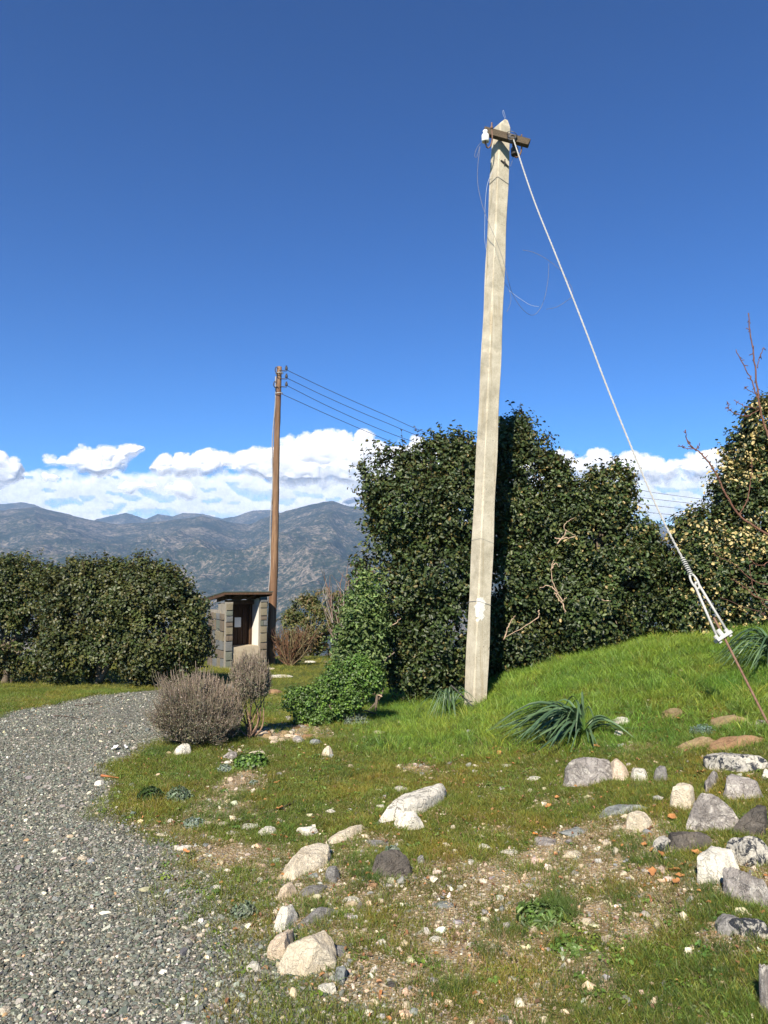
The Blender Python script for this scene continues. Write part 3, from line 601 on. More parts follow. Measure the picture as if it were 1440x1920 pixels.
# ================================================================= CONCRETE POLE
def rot_basis(ax, ay, az): return np.stack([ax, ay, az], 1)
P0 = np.array(hit(889, 1322)); P0[2] -= .25; P1 = np.array(at(941, 224, P0[1] + .12))
uz = (P1 - P0); PLEN = np.linalg.norm(uz); uz /= PLEN
nr = np.array([.48, -.88, 0]); nr -= nr.dot(uz) * uz; nr /= np.linalg.norm(nr); nl = np.cross(nr, uz); nl /= np.linalg.norm(nl)
if nl[0] > 0: nl = -nl
root = empty('concrete_pole', P0, 'leaning square concrete utility pole with a wooden crossarm near its pointed top', 'utility pole')
def sect(s, ch):
    a, c = s / 2, s / 2 - ch
    return [(c, a), (a, c), (a, -c), (c, -a), (-c, -a), (-a, -c), (-a, c), (-c, a)]
ts = np.linspace(0, 1, 90); top = .983; V = []
for t in ts:
    s = .218 + (.188 - .218) * t
    for (u, v) in sect(s, .020 * (.7 + .3 * math.sin(t * 40))): V.append(P0 + uz * PLEN * top * t + nl * u + nr * v)
V = np.array(V); V += (.0018 * fbm(V * 9, 3) + .0012 * fbm(V * 40, 2))[:, None] * (nl + nr)
apex = [P0 + uz * PLEN * .997 + nl * u + nr * v for (u, v) in sect(.06, .012)]
n8 = np.arange(8); m_ = len(ts); V = np.concatenate([V, apex]); V[:-8] += (-.010 * sstep(.25, .6, fbm(V[:-8] * np.array([14, 14, 9.]), 3)))[:, None] * (nl + nr); V2 = V.copy(); V2[-8:] += (nl * -.035 + nr * .03)
Q = np.concatenate([np.stack([i * 8 + n8, i * 8 + (n8 + 1) % 8, (i + 1) * 8 + (n8 + 1) % 8, (i + 1) * 8 + n8], 1) for i in range(m_)])
capf = np.array([[m_ * 8 + 0, m_ * 8 + 1, m_ * 8 + 2, m_ * 8 + 3], [m_ * 8 + 0, m_ * 8 + 3, m_ * 8 + 4, m_ * 8 + 7], [m_ * 8 + 4, m_ * 8 + 5, m_ * 8 + 6, m_ * 8 + 7]])
m, nt, b = newmat('old_concrete'); co = coords(nt)
c = ramp(nt, noise(nt, co, 3.5, 7, .68), [(.3, (.33, .295, .22)), (.5, (.49, .44, .34)), (.7, (.60, .55, .44))])
streak = rampf(nt, noise(nt, coords(nt, (14, 14, .7)), 1.0, 5, .6), .56, .70); c = mix(nt, mth(nt, 'MULTIPLY', streak, .7), c, (.33, .26, .16))
pock = rampf(nt, voro(nt, co, 26), .08, .20); pm = rampf(nt, noise(nt, co, 6, 3), .50, .54)
pits = mth(nt, 'MULTIPLY', mth(nt, 'SUBTRACT', 1., pock), pm); c = mix(nt, mth(nt, 'MULTIPLY', pits, .6), c, (.16, .14, .11))
c = mix(nt, 1.0, c, ramp(nt, noise(nt, co, 110, 4, .8), [(.3, (.66, .65, .62)), (.7, (1.16, 1.16, 1.16))]), 'MULTIPLY')
L(nt, c, b.inputs['Base Color']); b.inputs['Roughness'].default_value = .92; b.inputs['Specular IOR Level'].default_value = .2
bump(nt, mth(nt, 'ADD', noise(nt, co, 90, 6, .75), mth(nt, 'MULTIPLY', pits, -1.5)), b, .6, .006); M_conc = m
obj('shaft', V2 - P0, [Q, capf], M_conc, root, False)
M_wood = speckle('weathered_wood', [(.3, (.045, .033, .022)), (.55, (.10, .075, .05)), (.8, (.19, .15, .11))], 3, 12, .85, .7, .01, False, .2, (30, 2.5, 30))
M_porc = speckle('porcelain', [(.3, (.72, .71, .68)), (.8, (.80, .79, .76))], 6, 10, .18, .05, .01, False, .6)
M_rust = speckle('rusty_steel', [(.3, (.10, .05, .03)), (.6, (.19, .11, .075)), (.8, (.26, .2, .16))], 30, 80, .7, .4, .003)
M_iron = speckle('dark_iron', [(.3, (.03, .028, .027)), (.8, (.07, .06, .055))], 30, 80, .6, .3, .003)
M_galv = speckle('galvanised_white', [(.3, (.30, .30, .285)), (.7, (.44, .435, .41))], 20, 60, .55, .3, .003)
M_wire = speckle('thin_steel_wire', [(.3, (.10, .10, .11)), (.8, (.20, .20, .21))], 30, 80, .4, .1, .001)
# crossarm lies across the right front face: from left end at (905,243) to right end (994,270)
A = np.array(at(908, 246, P0[1] - .06)); B = np.array(at(992, 269, P0[1] - .16)); ax = B - A; AL = np.linalg.norm(ax); ax /= AL
azv = uz - uz.dot(ax) * ax; azv /= np.linalg.norm(azv); ayv = np.cross(azv, ax); Rb = np.stack([ax, ayv, azv], 1); mid = (A + B) / 2
pc = P0 + uz * ((mid - P0).dot(uz)); off = (mid - pc); 
shift = -(ayv * 0)
mb = MB(); mb.box(mid - P0, (AL, .075, .085), Rb, jit=.0025); arm = mb.build('crossarm', M_wood, root)
def lathe(prof, n=18):
    prof = np.array(prof, float); an = np.arange(n) * 2 * np.pi / n
    V = np.stack([prof[:, 0:1] * np.cos(an), prof[:, 0:1] * np.sin(an), np.repeat(prof[:, 1:2], n, 1)], -1).reshape(-1, 3)
    i = np.arange(len(prof) - 1)[:, None] * n; j = np.arange(n)[None]; k = (j + 1) % n
    return V, np.stack([i + j, i + k, i + n + k, i + n + j], -1).reshape(-1, 4)
INS = [(.0, .10), (.028, .10), (.036, .085), (.030, .07), (.024, .058), (.040, .045), (.050, .03), (.050, -.045), (.046, -.06), (.034, -.062), (.03, -.04), (.0, -.04)]
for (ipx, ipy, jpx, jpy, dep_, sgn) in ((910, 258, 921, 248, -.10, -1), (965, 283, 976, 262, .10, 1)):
    c = np.array(at(ipx, ipy, mid[1] + (.09 if sgn > 0 else -.03))); Vi, Qi = lathe(INS); ins = obj('insulator', Vi + c - P0, Qi, M_porc if sgn < 0 else M_iron, root, True)  # right insulator is coloured dark to stand in for its shade
    hk = [np.array([jp[0], jp[1], jp[2]]) for jp in (at(jpx + 1, jpy - 18, mid[1]), at(jpx + 1, jpy - 6, mid[1]), at(jpx + 2, jpy + 12, mid[1]), at(jpx - 1, jpy + 25, mid[1]), at(jpx - 7, jpy + 29, mid[1]))] if sgn < 0 else \
         [np.array([jp[0], jp[1], jp[2]]) for jp in (at(978, 252, mid[1] - .02), at(978, 262, mid[1]), at(978, 278, mid[1]), at(975, 290, mid[1]), at(969, 295, mid[1] + .05))]
    hk = hk + [c + np.array([0, 0, -.075]), c + np.array([0, 0, -.03])]
    mb = MB(); mb.tube(spline(np.array(hk) - P0, 28), .010, 8); mb.tube(np.array([hk[1] + [0, 0, .0], hk[1] + [0, 0, .035]]) - P0, .019, 6); mb.build('pin', M_rust, ins, True)
mb = MB()
kn = np.array(at(960, 256, mid[1] - .07))
for k in range(5):
    an = np.linspace(0, 2 * np.pi, 20); rr = .045 + .006 * k; tlt = .4 * k
    c_ = kn + uz * (k - 2) * .012; mb.tube(np.array([c_ + nr * .0 + rr * (math.cos(a) * ax + math.sin(a) * (math.cos(tlt) * azv + math.sin(tlt) * ayv)) for a in an]) - P0, .0045, 5)
mb.build('wire_knot', M_wire, root, True)
mb = MB()  # tie wire crossing the shaft under the arm, steel wire bands and old steps
def band(t, name_, rad=.0035, dz=.03, seg=1.0):
    s = .218 + (.188 - .218) * t / top * .97; a = s / 2 + .003
    pts = [(-a * .2, a, 0), (a, a, dz * .0), (a, -a, -dz), (-a, -a, -dz), (-a, a, -dz * .4), (-a * .2, a, 0)]
    c0 = P0 + uz * PLEN * t
    pp = np.array([c0 + nl * u + nr * v + uz * w for u, v, w in [(a, -a, .0), (a, a, .02), (-a, a, -dz), (-a, -a, -dz), (a, -a, 0)]])
    return pp - P0
for t in (.885, .188, .285):
    mbb = MB(); mbb.tube(band(t, ''), .0030 if t != .285 else .0014, 5); mbb.build('wire_band', M_wire, root, True)
mbb = MB(); c0 = P0 + uz * PLEN * .915; f_ = nr * .097
mbb.tube(np.array([c0 + f_ + nl * .06 + uz * .02, c0 + f_ * 1.1 + uz * -.0, c0 + f_ * 1.05 - nl * .07 - uz * .03]) - P0, .012, 6)
mbb.tube(np.array([c0 + f_ * 1.15 + uz * .05, c0 + f_ * 1.1 - uz * .03]) - P0, .008, 6); mbb.build('old_bracket', M_iron, root)
# chipped light repair patch on the edge
m, nt, b = newmat('chipped_plaster'); co = coords(nt); c = mix(nt, rampf(nt, voro(nt, co, 34), .08, .2), (.08, .07, .06), (.66, .63, .55)); L(nt, c, b.inputs['Base Color']); b.inputs['Roughness'].default_value = .9; bump(nt, noise(nt, co, 60, 4), b, .5, .01)
mbb = MB(); gz_ = np.linspace(-.17, .17, 26); gu = np.linspace(-.065, .10, 18); t0_ = .175; s_ = .218 - .030 * .18 + .004; Vp = []; keep = {}
for i, z_ in enumerate(gz_):
    for j, u_ in enumerate(gu):
        # wraps over chamfer: u<0 on left face, u>0 on the right face
        h_ = s_ / 2; ch = .018
        p_ = (nl * (h_) + nr * (h_ - ch + u_ + 0)) if u_ < 0 else (nl * (h_ - ch - u_) + nr * h_)
        Vp.append(P0 + uz * (PLEN * t0_ + z_) + p_ + (nl + nr) * .0015)
Vp = np.array(Vp); wob = fbm(Vp * 22, 3)
Qp = [[i * 18 + j, i * 18 + j + 1, (i + 1) * 18 + j + 1, (i + 1) * 18 + j] for i in range(25) for j in range(17) if ((gz_[i] / .16) ** 2 + ((gu[j] - .02) / .075) ** 2 + .9 * wob[i * 18 + j]) < .85]
obj('repair_patch', Vp - P0, np.array(Qp), m, root, False)

# loose thin wires hanging from the insulators
def wire(px_pts, rad, name_, label, cat, group=None, mat=None, n=60):
    P = spline(np.array([at(*p) for p in px_pts]), n); mb = MB(); c = P[0].copy(); mb.tube(P - c, rad, 5)
    o = mb.build(name_, mat or M_wire, None, True); o.location = c; return tag(o, label, cat, group)
Yp = P0[1]
M_wlight = speckle('pale_wire', [(.3, (.30, .33, .38)), (.8, (.42, .45, .50))], 30, 80, .3, .1, .001)
wire([(901, 268, Yp - .1), (893, 280, Yp - .1), (890, 292, Yp - .1), (894, 294, Yp - .1), (900, 275, Yp - .1), (896, 310, Yp - .12), (896, 345, Yp - .12), (903, 380, Yp - .14), (915, 415, Yp - .16), (930, 450, Yp - .17), (944, 490, Yp - .17), (953, 525, Yp - .15), (962, 553, Yp), (980, 580, Yp + .1), (998, 591, Yp + .2), (1012, 580, Yp + .2), (1022, 555, Yp + .2), (1028, 520, Yp + .2), (1029, 494, Yp + .2)], .0028, 'loose_wire', 'long loose wire looping from the left insulator past the concrete pole and back up', 'wire', None, None, 200)
wire([(923, 322, Yp - .14), (914, 345, Yp - .15), (910, 380, Yp - .15), (909, 420, Yp - .14), (909, 450, Yp - .14), (912, 470, Yp - .12)], .0026, 'loose_wire', 'thin loose wire hanging along the left edge of the concrete pole', 'wire', None, M_wlight)
wire([(945, 530, Yp - .1), (953, 540, Yp), (958, 560, Yp), (955, 575, Yp), (950, 585, Yp)], .0024, 'loose_wire', 'short wire end curling just right of the concrete pole', 'wire')
wire([(955, 545, Yp + .1), (975, 560, Yp + .1), (995, 572, Yp + .1), (1010, 575, Yp + .1)], .0022, 'loose_wire', 'faint straight bit of wire inside the loop of the long loose wire', 'wire', None, M_wlight)
wire([(980, 469, 8.4), (1000, 473, 8.4), (1025, 486, 8.4), (1050, 506, 8.4), (1062, 522, 8.4), (1072, 540, 8.4), (1074, 553, 8.4), (1068, 560, 8.4), (1045, 575, 8.4), (1024, 580, 8.4)], .0026, 'loose_wire', 'thin wire tangled across the guy wire halfway up', 'wire')
wire([(963, 287, Yp + .08), (961, 300, Yp), (957, 312, Yp)], .0025, 'loose_wire', 'stub of wire under the right insulator', 'wire')
wire([(948, 221, Yp), (944, 207, Yp), (943, 213, Yp), (947, 223, Yp)], .0018, 'loose_wire', 'tiny wire loop sticking up at the tip of the concrete pole', 'wire', None, M_wlight)
bc = hit(890, 1326)
wire([(845, 1285, Yp - .12), (858, 1296, Yp - .16), (870, 1308, Yp - .2), (881, 1320, Yp - .22), (893, 1327, Yp - .24), (905, 1330, Yp - .2)], .011, 'cable', 'black cable piece curving round the foot of the concrete pole', 'cable', None, M_iron)

# guy wire, yoke and anchor rod
Pt = np.array(at(963, 262, mid[1] - .09)); Pb = np.array(at(1450, 1372, 6.3)); Pb[2] = ground(Pb[0], Pb[1]) - .05
def on(px, py):
    d0 = Pb; d1 = Pt; best = None
    ts_ = np.linspace(0, 1, 2000); Pq = d0 + (d1 - d0) * ts_[:, None]; rel = Pq - np.array(EYE)
    fw = np.array([0, math.cos(PITCH), math.sin(PITCH)]); up = np.array([0, -math.sin(PITCH), math.cos(PITCH)])
    v = 960 - F * (rel @ up) / (rel @ fw); k = np.argmin(abs(v - py)); p = Pq[k]; return np.array(at(px, py, p[1]))
G0 = on(1297, 1080)
root = empty('guy_wire', Pb, 'white guy wire from the crossarm down to a rusty anchor rod in the grass', 'guy wire')
gp = np.array([Pt, *[on(a, b_) for a, b_ in ((1000, 372), (1043, 480), (1092, 604), (1140, 730), (1196, 868), (1243, 975))], G0]); gp = spline(gp, 260)
mb = MB()
t_ = np.gradient(gp, axis=0); t_ /= np.linalg.norm(t_, axis=1)[:, None]; u_ = np.cross(t_, [0, 1, 0]); u_ /= np.linalg.norm(u_, axis=1)[:, None]; w_ = np.cross(t_, u_)
sl_ = np.concatenate([[0], np.cumsum(np.linalg.norm(np.diff(gp, axis=0), axis=1))])
for k in range(3):
    an = sl_ * 2 * np.pi / .16 + k * 2.09; mb.tube(gp + .006 * (np.cos(an)[:, None] * u_ + np.sin(an)[:, None] * w_) - Pb, .0040, 6)
mb.build('strand', M_galv, root, True)
mb = MB(); d_ = gp[-1] - gp[-12]; d_ /= np.linalg.norm(d_)
for k in range(9):
    an = np.linspace(0, 2 * np.pi, 14); c_ = G0 - d_ * (.02 + .017 * k * 1.2); mb.tube(c_ + (.017 + .002 * (k % 2)) * (np.cos(an)[:, None] * u_[-1] + np.sin(an)[:, None] * w_[-1]) - Pb, .006, 6)
th = np.linspace(-.1, 2 * np.pi + .1, 26); TH = G0 + d_ * .055
mb.tube(TH + .075 * np.cos(th)[:, None] * d_ * 1.0 + .028 * np.sin(th)[:, None] * u_[-1] - Pb, .010, 7); mb.build('thimble', M_galv, root, True)
YL, YR, YC = on(1347, 1200), on(1366, 1188), on(1356, 1194)
for Ye, Ys in ((YL, np.array(on(1303, 1098))), (YR, np.array(on(1309, 1094)))):
    mb = MB(); mb.tube(np.array([Ys, Ye]) - Pb, .0115, 9); mb.build('yoke_rod', M_galv, root, True)
mb = MB(); mb.tube(np.array([on(1303, 1098), on(1305, 1092), on(1309, 1094)]) - Pb, .0115, 8); mb.build('rod_bend', M_galv, root, True)
ydir = (YR - YL) / np.linalg.norm(YR - YL); yax = (Pt - Pb) / np.linalg.norm(Pt - Pb); yn = np.cross(ydir, yax); yn /= np.linalg.norm(yn); ya = np.cross(yn, ydir)
mb = MB(); Rb2 = np.stack([ydir, yn, ya], 1); mb.box(YC - Pb, (.17, .06, .028), Rb2, jit=.002)
for q_, h_, r_ in ((YL, .045, .021), (YR, .045, .021), (YC, .075, .024)): mb.tube(np.array([q_ + ya * .01, q_ + ya * h_]) - Pb, r_, 10)
for q_ in (YL, YR): mb.tube(np.array([q_ - ya * .012, q_ - ya * .032]) - Pb, .017, 6)
mb.build('yoke_plate', M_galv, root)
mb = MB(); tp = on(1338, 1158); pr = np.array([Pb + (Pb - YC) / np.linalg.norm(Pb - YC) * .2, YC - ya * .02, tp]); mb.tube(spline(pr, 30) - Pb, .0105, 9); mb.build('anchor_rod', M_rust, root, True)

# ================================================================= WOODEN POLE AND LINES
W0 = np.array(at(507, 1246, 19.9)); W0[2] = ground(W0[0], W0[1]) - .3; W1 = np.array(at(524, 688, 20.0)); WL = np.linalg.norm(W1 - W0)
root = empty('wooden_pole', W0, 'tall brown wooden power pole standing behind the hut', 'utility pole')
n_ = 60; tt = np.linspace(0, 1, n_); cen = W0 + (W1 - W0) * tt[:, None]; cen[:, 0] += .012 * np.sin(tt * 5) - .008 * np.sin(tt * 11)
V, Q, T = tube(cen - W0, .122 - .052 * tt, 14); V += (.010 * fbm(V * np.array([7, 7, 2.0]), 3))[:, None] * np.array([1, 1, 0])
m, nt, b = newmat('creosoted_pine'); co = coords(nt)
c = ramp(nt, noise(nt, coords(nt, (9, 9, .55)), 1.2, 6, .7), [(.3, (.07, .035, .018)), (.48, (.15, .08, .04)), (.62, (.26, .155, .08)), (.78, (.24, .17, .11))])
c = mix(nt, rampf(nt, noise(nt, co, 1.1, 5, .7), .54, .66), c, (.12, .055, .03)); L(nt, c, b.inputs['Base Color']); b.inputs['Roughness'].default_value = .8
bump(nt, noise(nt, coords(nt, (40, 40, 2)), 1.0, 5, .7), b, .7, .01)
obj('shaft', V, [Q, T], m, root, True)
mb = MB(); cp = cen.copy(); cp[:, 0] -= .13 - .05 * tt; cp[:, 1] -= .05; cp[:, 0] += .02 * np.sin(tt * 23); mb.tube(cp[1:-2] - W0, .018, 6); mb.build('service_cable', speckle('grey_cable', [(.3, (.18, .17, .17)), (.8, (.32, .31, .30))], 5, 20, .6, .1, .01), root, True)
LAT = [(531, 694), (531, 709), (531, 724), (527, 740)]
for k, (a, b_) in enumerate(LAT):
    c = np.array(at(a + 6, b_ - 2, 19.85)); bz = np.array(at(523, b_ + 1, 19.95))
    if k < 3:
        mb = MB(); mb.tube(np.array([bz, c - [0.05, 0, .05], c - [0, 0, .06], c]) - W0, .014, 6); br = mb.build('bracket', M_iron, root, True)
        Vi, Qi = lathe(np.array(INS) * .75, 12); obj('insulator', Vi + c - W0 + [0, 0, .02], Qi, M_iron, br, True)
for b_ in (700, 738):
    c = np.array(at(524 - (b_ - 700) * .03, b_, 19.95)); an = np.linspace(0, 2 * np.pi, 16); mb = MB(); mb.tube(np.array([c + .1 * np.array([math.cos(a), math.sin(a), .12 * math.cos(a)]) for a in an]) - W0, .011, 6); mb.build('strap', M_galv, root, True)
for a, b_ in ((518, 692), (515, 719)):
    mb = MB(); mb.tube(spline(np.array([at(a + 4, b_, 19.8), at(a, b_ - 4, 19.8), at(a - 2, b_ + 3, 19.8), at(a + 1, b_ + 8, 19.8)]) - W0, 10), .014, 6); mb.build('hook', M_iron, root, True)
LW = [[(536, 693), (620, 733), (720, 777), (840, 826), (1071, 893), (1182, 915), (1280, 931), (1600, 968), (2100, 985)],
      [(536, 708), (620, 748), (720, 791), (835, 835), (1065, 903), (1173, 928), (1280, 942), (1600, 978), (2100, 992)],
      [(536, 722), (620, 764), (720, 808), (815, 841), (1060, 918), (1190, 943), (1262, 952), (1600, 988), (2100, 1000)],
      [(529, 739), (620, 780), (720, 823), (790, 850), (1060, 934), (1195, 957), (1258, 965), (1600, 998), (2100, 1010)]]
for k, pts in enumerate(LW):
    P = [(a, b_, 19.85 + (a - 530) / 1570 * 17) for a, b_ in pts]
    wire(P, .0085, 'power_line', ['topmost', 'second from the top', 'third from the top', 'lowest'][k] + ' of four power lines from the wooden pole', 'power line', 'power lines from the wooden pole', M_iron, 90)

# ================================================================= HUT
HT = R(30); hb = np.array(at(421, 1260, 18.6)); hz0 = ground(hb[0], hb[1]); hb[2] = hz0 - .05
scl_h = (1.6 - hz0) * F / (18.6 * 165)
hut = empty('stone_hut', hb, 'small stone hut with lean-to roof and dark plank door beside the big dark shrubs', 'hut', None, HT)
HW, HD, HH = 1.10, 1.45, 1.80
# local frame : X right along front, Y back, Z up
M_stn = [speckle('hut_stone_%s' % n_, [(.3, tuple(c * .75 for c in col)), (.7, col)], 6, 30, .9, .6, .012) for n_, col in (('ochre', (.19, .165, .115)), ('grey', (.14, .145, .145)), ('green', (.13, .14, .115)), ('brown', (.15, .12, .09)))]  # stone tones darkened to stand in for shade on the hut front
M_mort = speckle('mortar', [(.3, (.20, .18, .15)), (.7, (.29, .265, .22))], 8, 40, .95, .6, .01)  # mortar tone lowered too, shade on the pillars put into the colour
M_plas = speckle('white_plaster', [(.3, (.62, .60, .55)), (.7, (.74, .72, .67))], 3, 14, .9, .5, .012)
M_block = speckle('rough_grey_render', [(.3, (.17, .155, .13)), (.7, (.30, .27, .22))], 4, 16, .95, .7, .015)  # render darkened in colour for the shrub's shade on the left wall
M_door = speckle('dark_plank', [(.3, (.020, .012, .008)), (.55, (.05, .028, .017)), (.8, (.09, .05, .03))], 2, 8, .7, .6, .008, False, .2, (25, 25, 2))
mb = MB()
mb.box((.10, .35, HH / 2 - .08), (.16, .66, HH - .16)); mb.box((.06, .95, HH / 2 - .17), (.12, .98, HH - .34)); o = mb.build('left_wall', M_block, hut)
mb = MB(); mb.box((HW - .12, .35, HH / 2 - .02), (.15, .66, HH - .04)); mb.box((HW - .10, 1.0, HH / 2 - .14), (.12, .9, HH - .28)); o2 = mb.build('right_wall', M_plas, hut)
mb = MB(); mb.box((HW / 2, HD - .04, HH / 2 - .25), (HW - .06, .1, HH - .5)); mb.build('back_wall', M_block, hut)
def pillar(parent, x0, x1, y, z1):
    z = .0; k = 0
    while z < z1 - .03:
        h = min(rng.uniform(.10, .26), z1 - z); split = rng.random() < .35 and h < .17
        segs = [(x0, x1)] if not split else [(x0, (x0 + x1) / 2 + rng.uniform(-.02, .02)), None]
        if split: segs[1] = (segs[0][1], x1)
        for a, b_ in segs:
            w = b_ - a - .004; hh_ = h - .010; c = np.array([(a + b_) / 2, y - .012 + rng.uniform(-.006, .004), z + h / 2]); pts = []
            ang = np.sort(rng.uniform(0, 2 * np.pi, 0)); base_ = [(-.5, -.5), (.0, -.5), (.5, -.5), (.5, 0), (.5, .5), (0, .5), (-.5, .5), (-.5, 0)]
            P_ = np.array([(u * w * rng.uniform(.88, 1.0), v * hh_ * rng.uniform(.85, 1.0)) for u, v in base_])
            Vf = np.array([[u * .92, -.014, v * .92] for u, v in P_] + [[u, 0.0, v] for u, v in P_] + [[u, .05, v] for u, v in P_] + [[0, -.018, 0]])
            Qf = [[i, (i + 1) % 8, 8 + (i + 1) % 8, 8 + i][::-1] for i in range(8)] + [[8 + i, 8 + (i + 1) % 8, 16 + (i + 1) % 8, 16 + i][::-1] for i in range(8)]
            Tf = [[24, (i + 1) % 8, i][::-1] for i in range(8)]
            obj('stone', Vf + c, [np.array(Qf), np.array(Tf)], M_stn[rng.integers(4)], parent, False)
        z += h
mb = MB(); mb.box((.095, .05, HH / 2 - .06), (.185, .10, HH - .12)); pl = mb.build('pillar', M_mort, hut); pillar(pl, .005, .185, -.004, HH - .14)
mb = MB(); mb.box((HW - .10, .05, HH / 2), (.195, .10, HH - .0)); pr_ = mb.build('pillar', M_mort, hut); pillar(pr_, HW - .195, HW - .005, -.004, HH - .02)
# side faces of the left wall : big rough stones
for k in range(26):
    yy = .08 + rng.uniform(0, 1.2); z_ = rng.uniform(.1, HH - .5); 
z = .02
while z < HH - .45:
    h = rng.uniform(.16, .27); y_ = .12
    while y_ < HD - .15:
        w = rng.uniform(.2, .42); w = min(w, HD - .06 - y_); mb = MB(); mb.box((.004 if y_ < .64 else -.004, y_ + w / 2, z + h / 2), (.05, w - .018, min(h, HH - .42 - z) - .016), jit=.006); mb.build('stone', M_stn[rng.integers(4)], o, False); y_ += w
    z += h
mb = MB(); mb.box((HW / 2, .34, .28), (HW - .36, .60, .56), jit=.004); st = mb.build('step', speckle('ochre_render', [(.3, (.28, .23, .16)), (.7, (.38, .33, .25))], 5, 20, .95, .6, .01), hut)
dr = MB(); dr.box((HW / 2 + .02, .70, 1.08), (.76, .03, 1.06)); door = dr.build('door', M_door, hut)
for k in range(6):
    mb = MB(); mb.box((.235 + .125 * k, .675 + .004 * (k % 2), 1.08), (.113, .024, 1.04), jit=.0015); mb.build('plank', M_door, door)
M_fr = speckle('brown_frame_wood', [(.3, (.05, .028, .017)), (.8, (.14, .08, .045))], 2, 8, .7, .6, .008, False, .2, (25, 25, 2))
for x_ in (.86, .91): 
    mb = MB(); mb.box((x_, .63 - (x_ - .86) * .5, 1.1), (.035, .06, 1.12)); mb.build('door_frame', M_fr, hut)
mb = MB(); mb.box((HW / 2, .52, 1.66), (.80, .14, .11), jit=.004); mb.build('lintel', M_fr, hut)
mb = MB(); mb.box((HW / 2, .40, 1.79), (.80, .12, .10), jit=.004); mb.build('lintel', M_fr, hut)
M_pap = speckle('paper', [(.3, (.70, .74, .80)), (.8, (.76, .79, .84))], 4, 10, .6, .1, .002)
mb = MB(); mb.box((.54, .655, 1.14), (.17, .004, .25)); nt_ = mb.build('notice_paper', M_pap, None); nt_.matrix_world = Matrix.Translation(hb) @ Matrix.Rotation(HT, 4, 'Z'); tag(nt_, 'blank white paper notice fixed to the dark door of the stone hut', 'notice')
M_roofg = speckle('green_roofing', [(.3, (.035, .05, .04)), (.7, (.07, .09, .075))], 6, 20, .8, .4, .01)
sl = -.11
def roofpt(x, y, dz=0): return np.array([x, y, HH + .085 + sl * y + dz])
def slab(x0, x1, y0, y1, th, dz, col=None):
    V = np.array([roofpt(x, y, dz + d) for d in (0, th) for y in (y0, y1) for x in (x0, x1)]); return V, [[0, 2, 3, 1], [4, 5, 7, 6], [0, 1, 5, 4], [2, 6, 7, 3], [0, 4, 6, 2], [1, 3, 7, 5]]
mb = MB(); mb.add(*slab(-.12, HW + .09, -.16, HD + .22, .022, .02)); roof = mb.build('roof', M_roofg, hut)
for x_ in (-.08, .30, .72, HW + .04):
    mb = MB(); mb.add(*slab(x_ - .03, x_ + .03, -.13, HD + .18, .075, -.06)); mb.build('rafter', M_fr, roof)
mb = MB(); mb.add(*slab(-.10, HW + .07, -.155, -.135, .05, -.035)); mb.build('fascia', M_fr, roof)
for k in range(12):
    mb = MB(); mb.add(*slab(-.11, HW + .08, -.13 + k * .14, -.13 + k * .14 + .13, .004, .0155)); mb.build('roof_board', M_fr, roof)
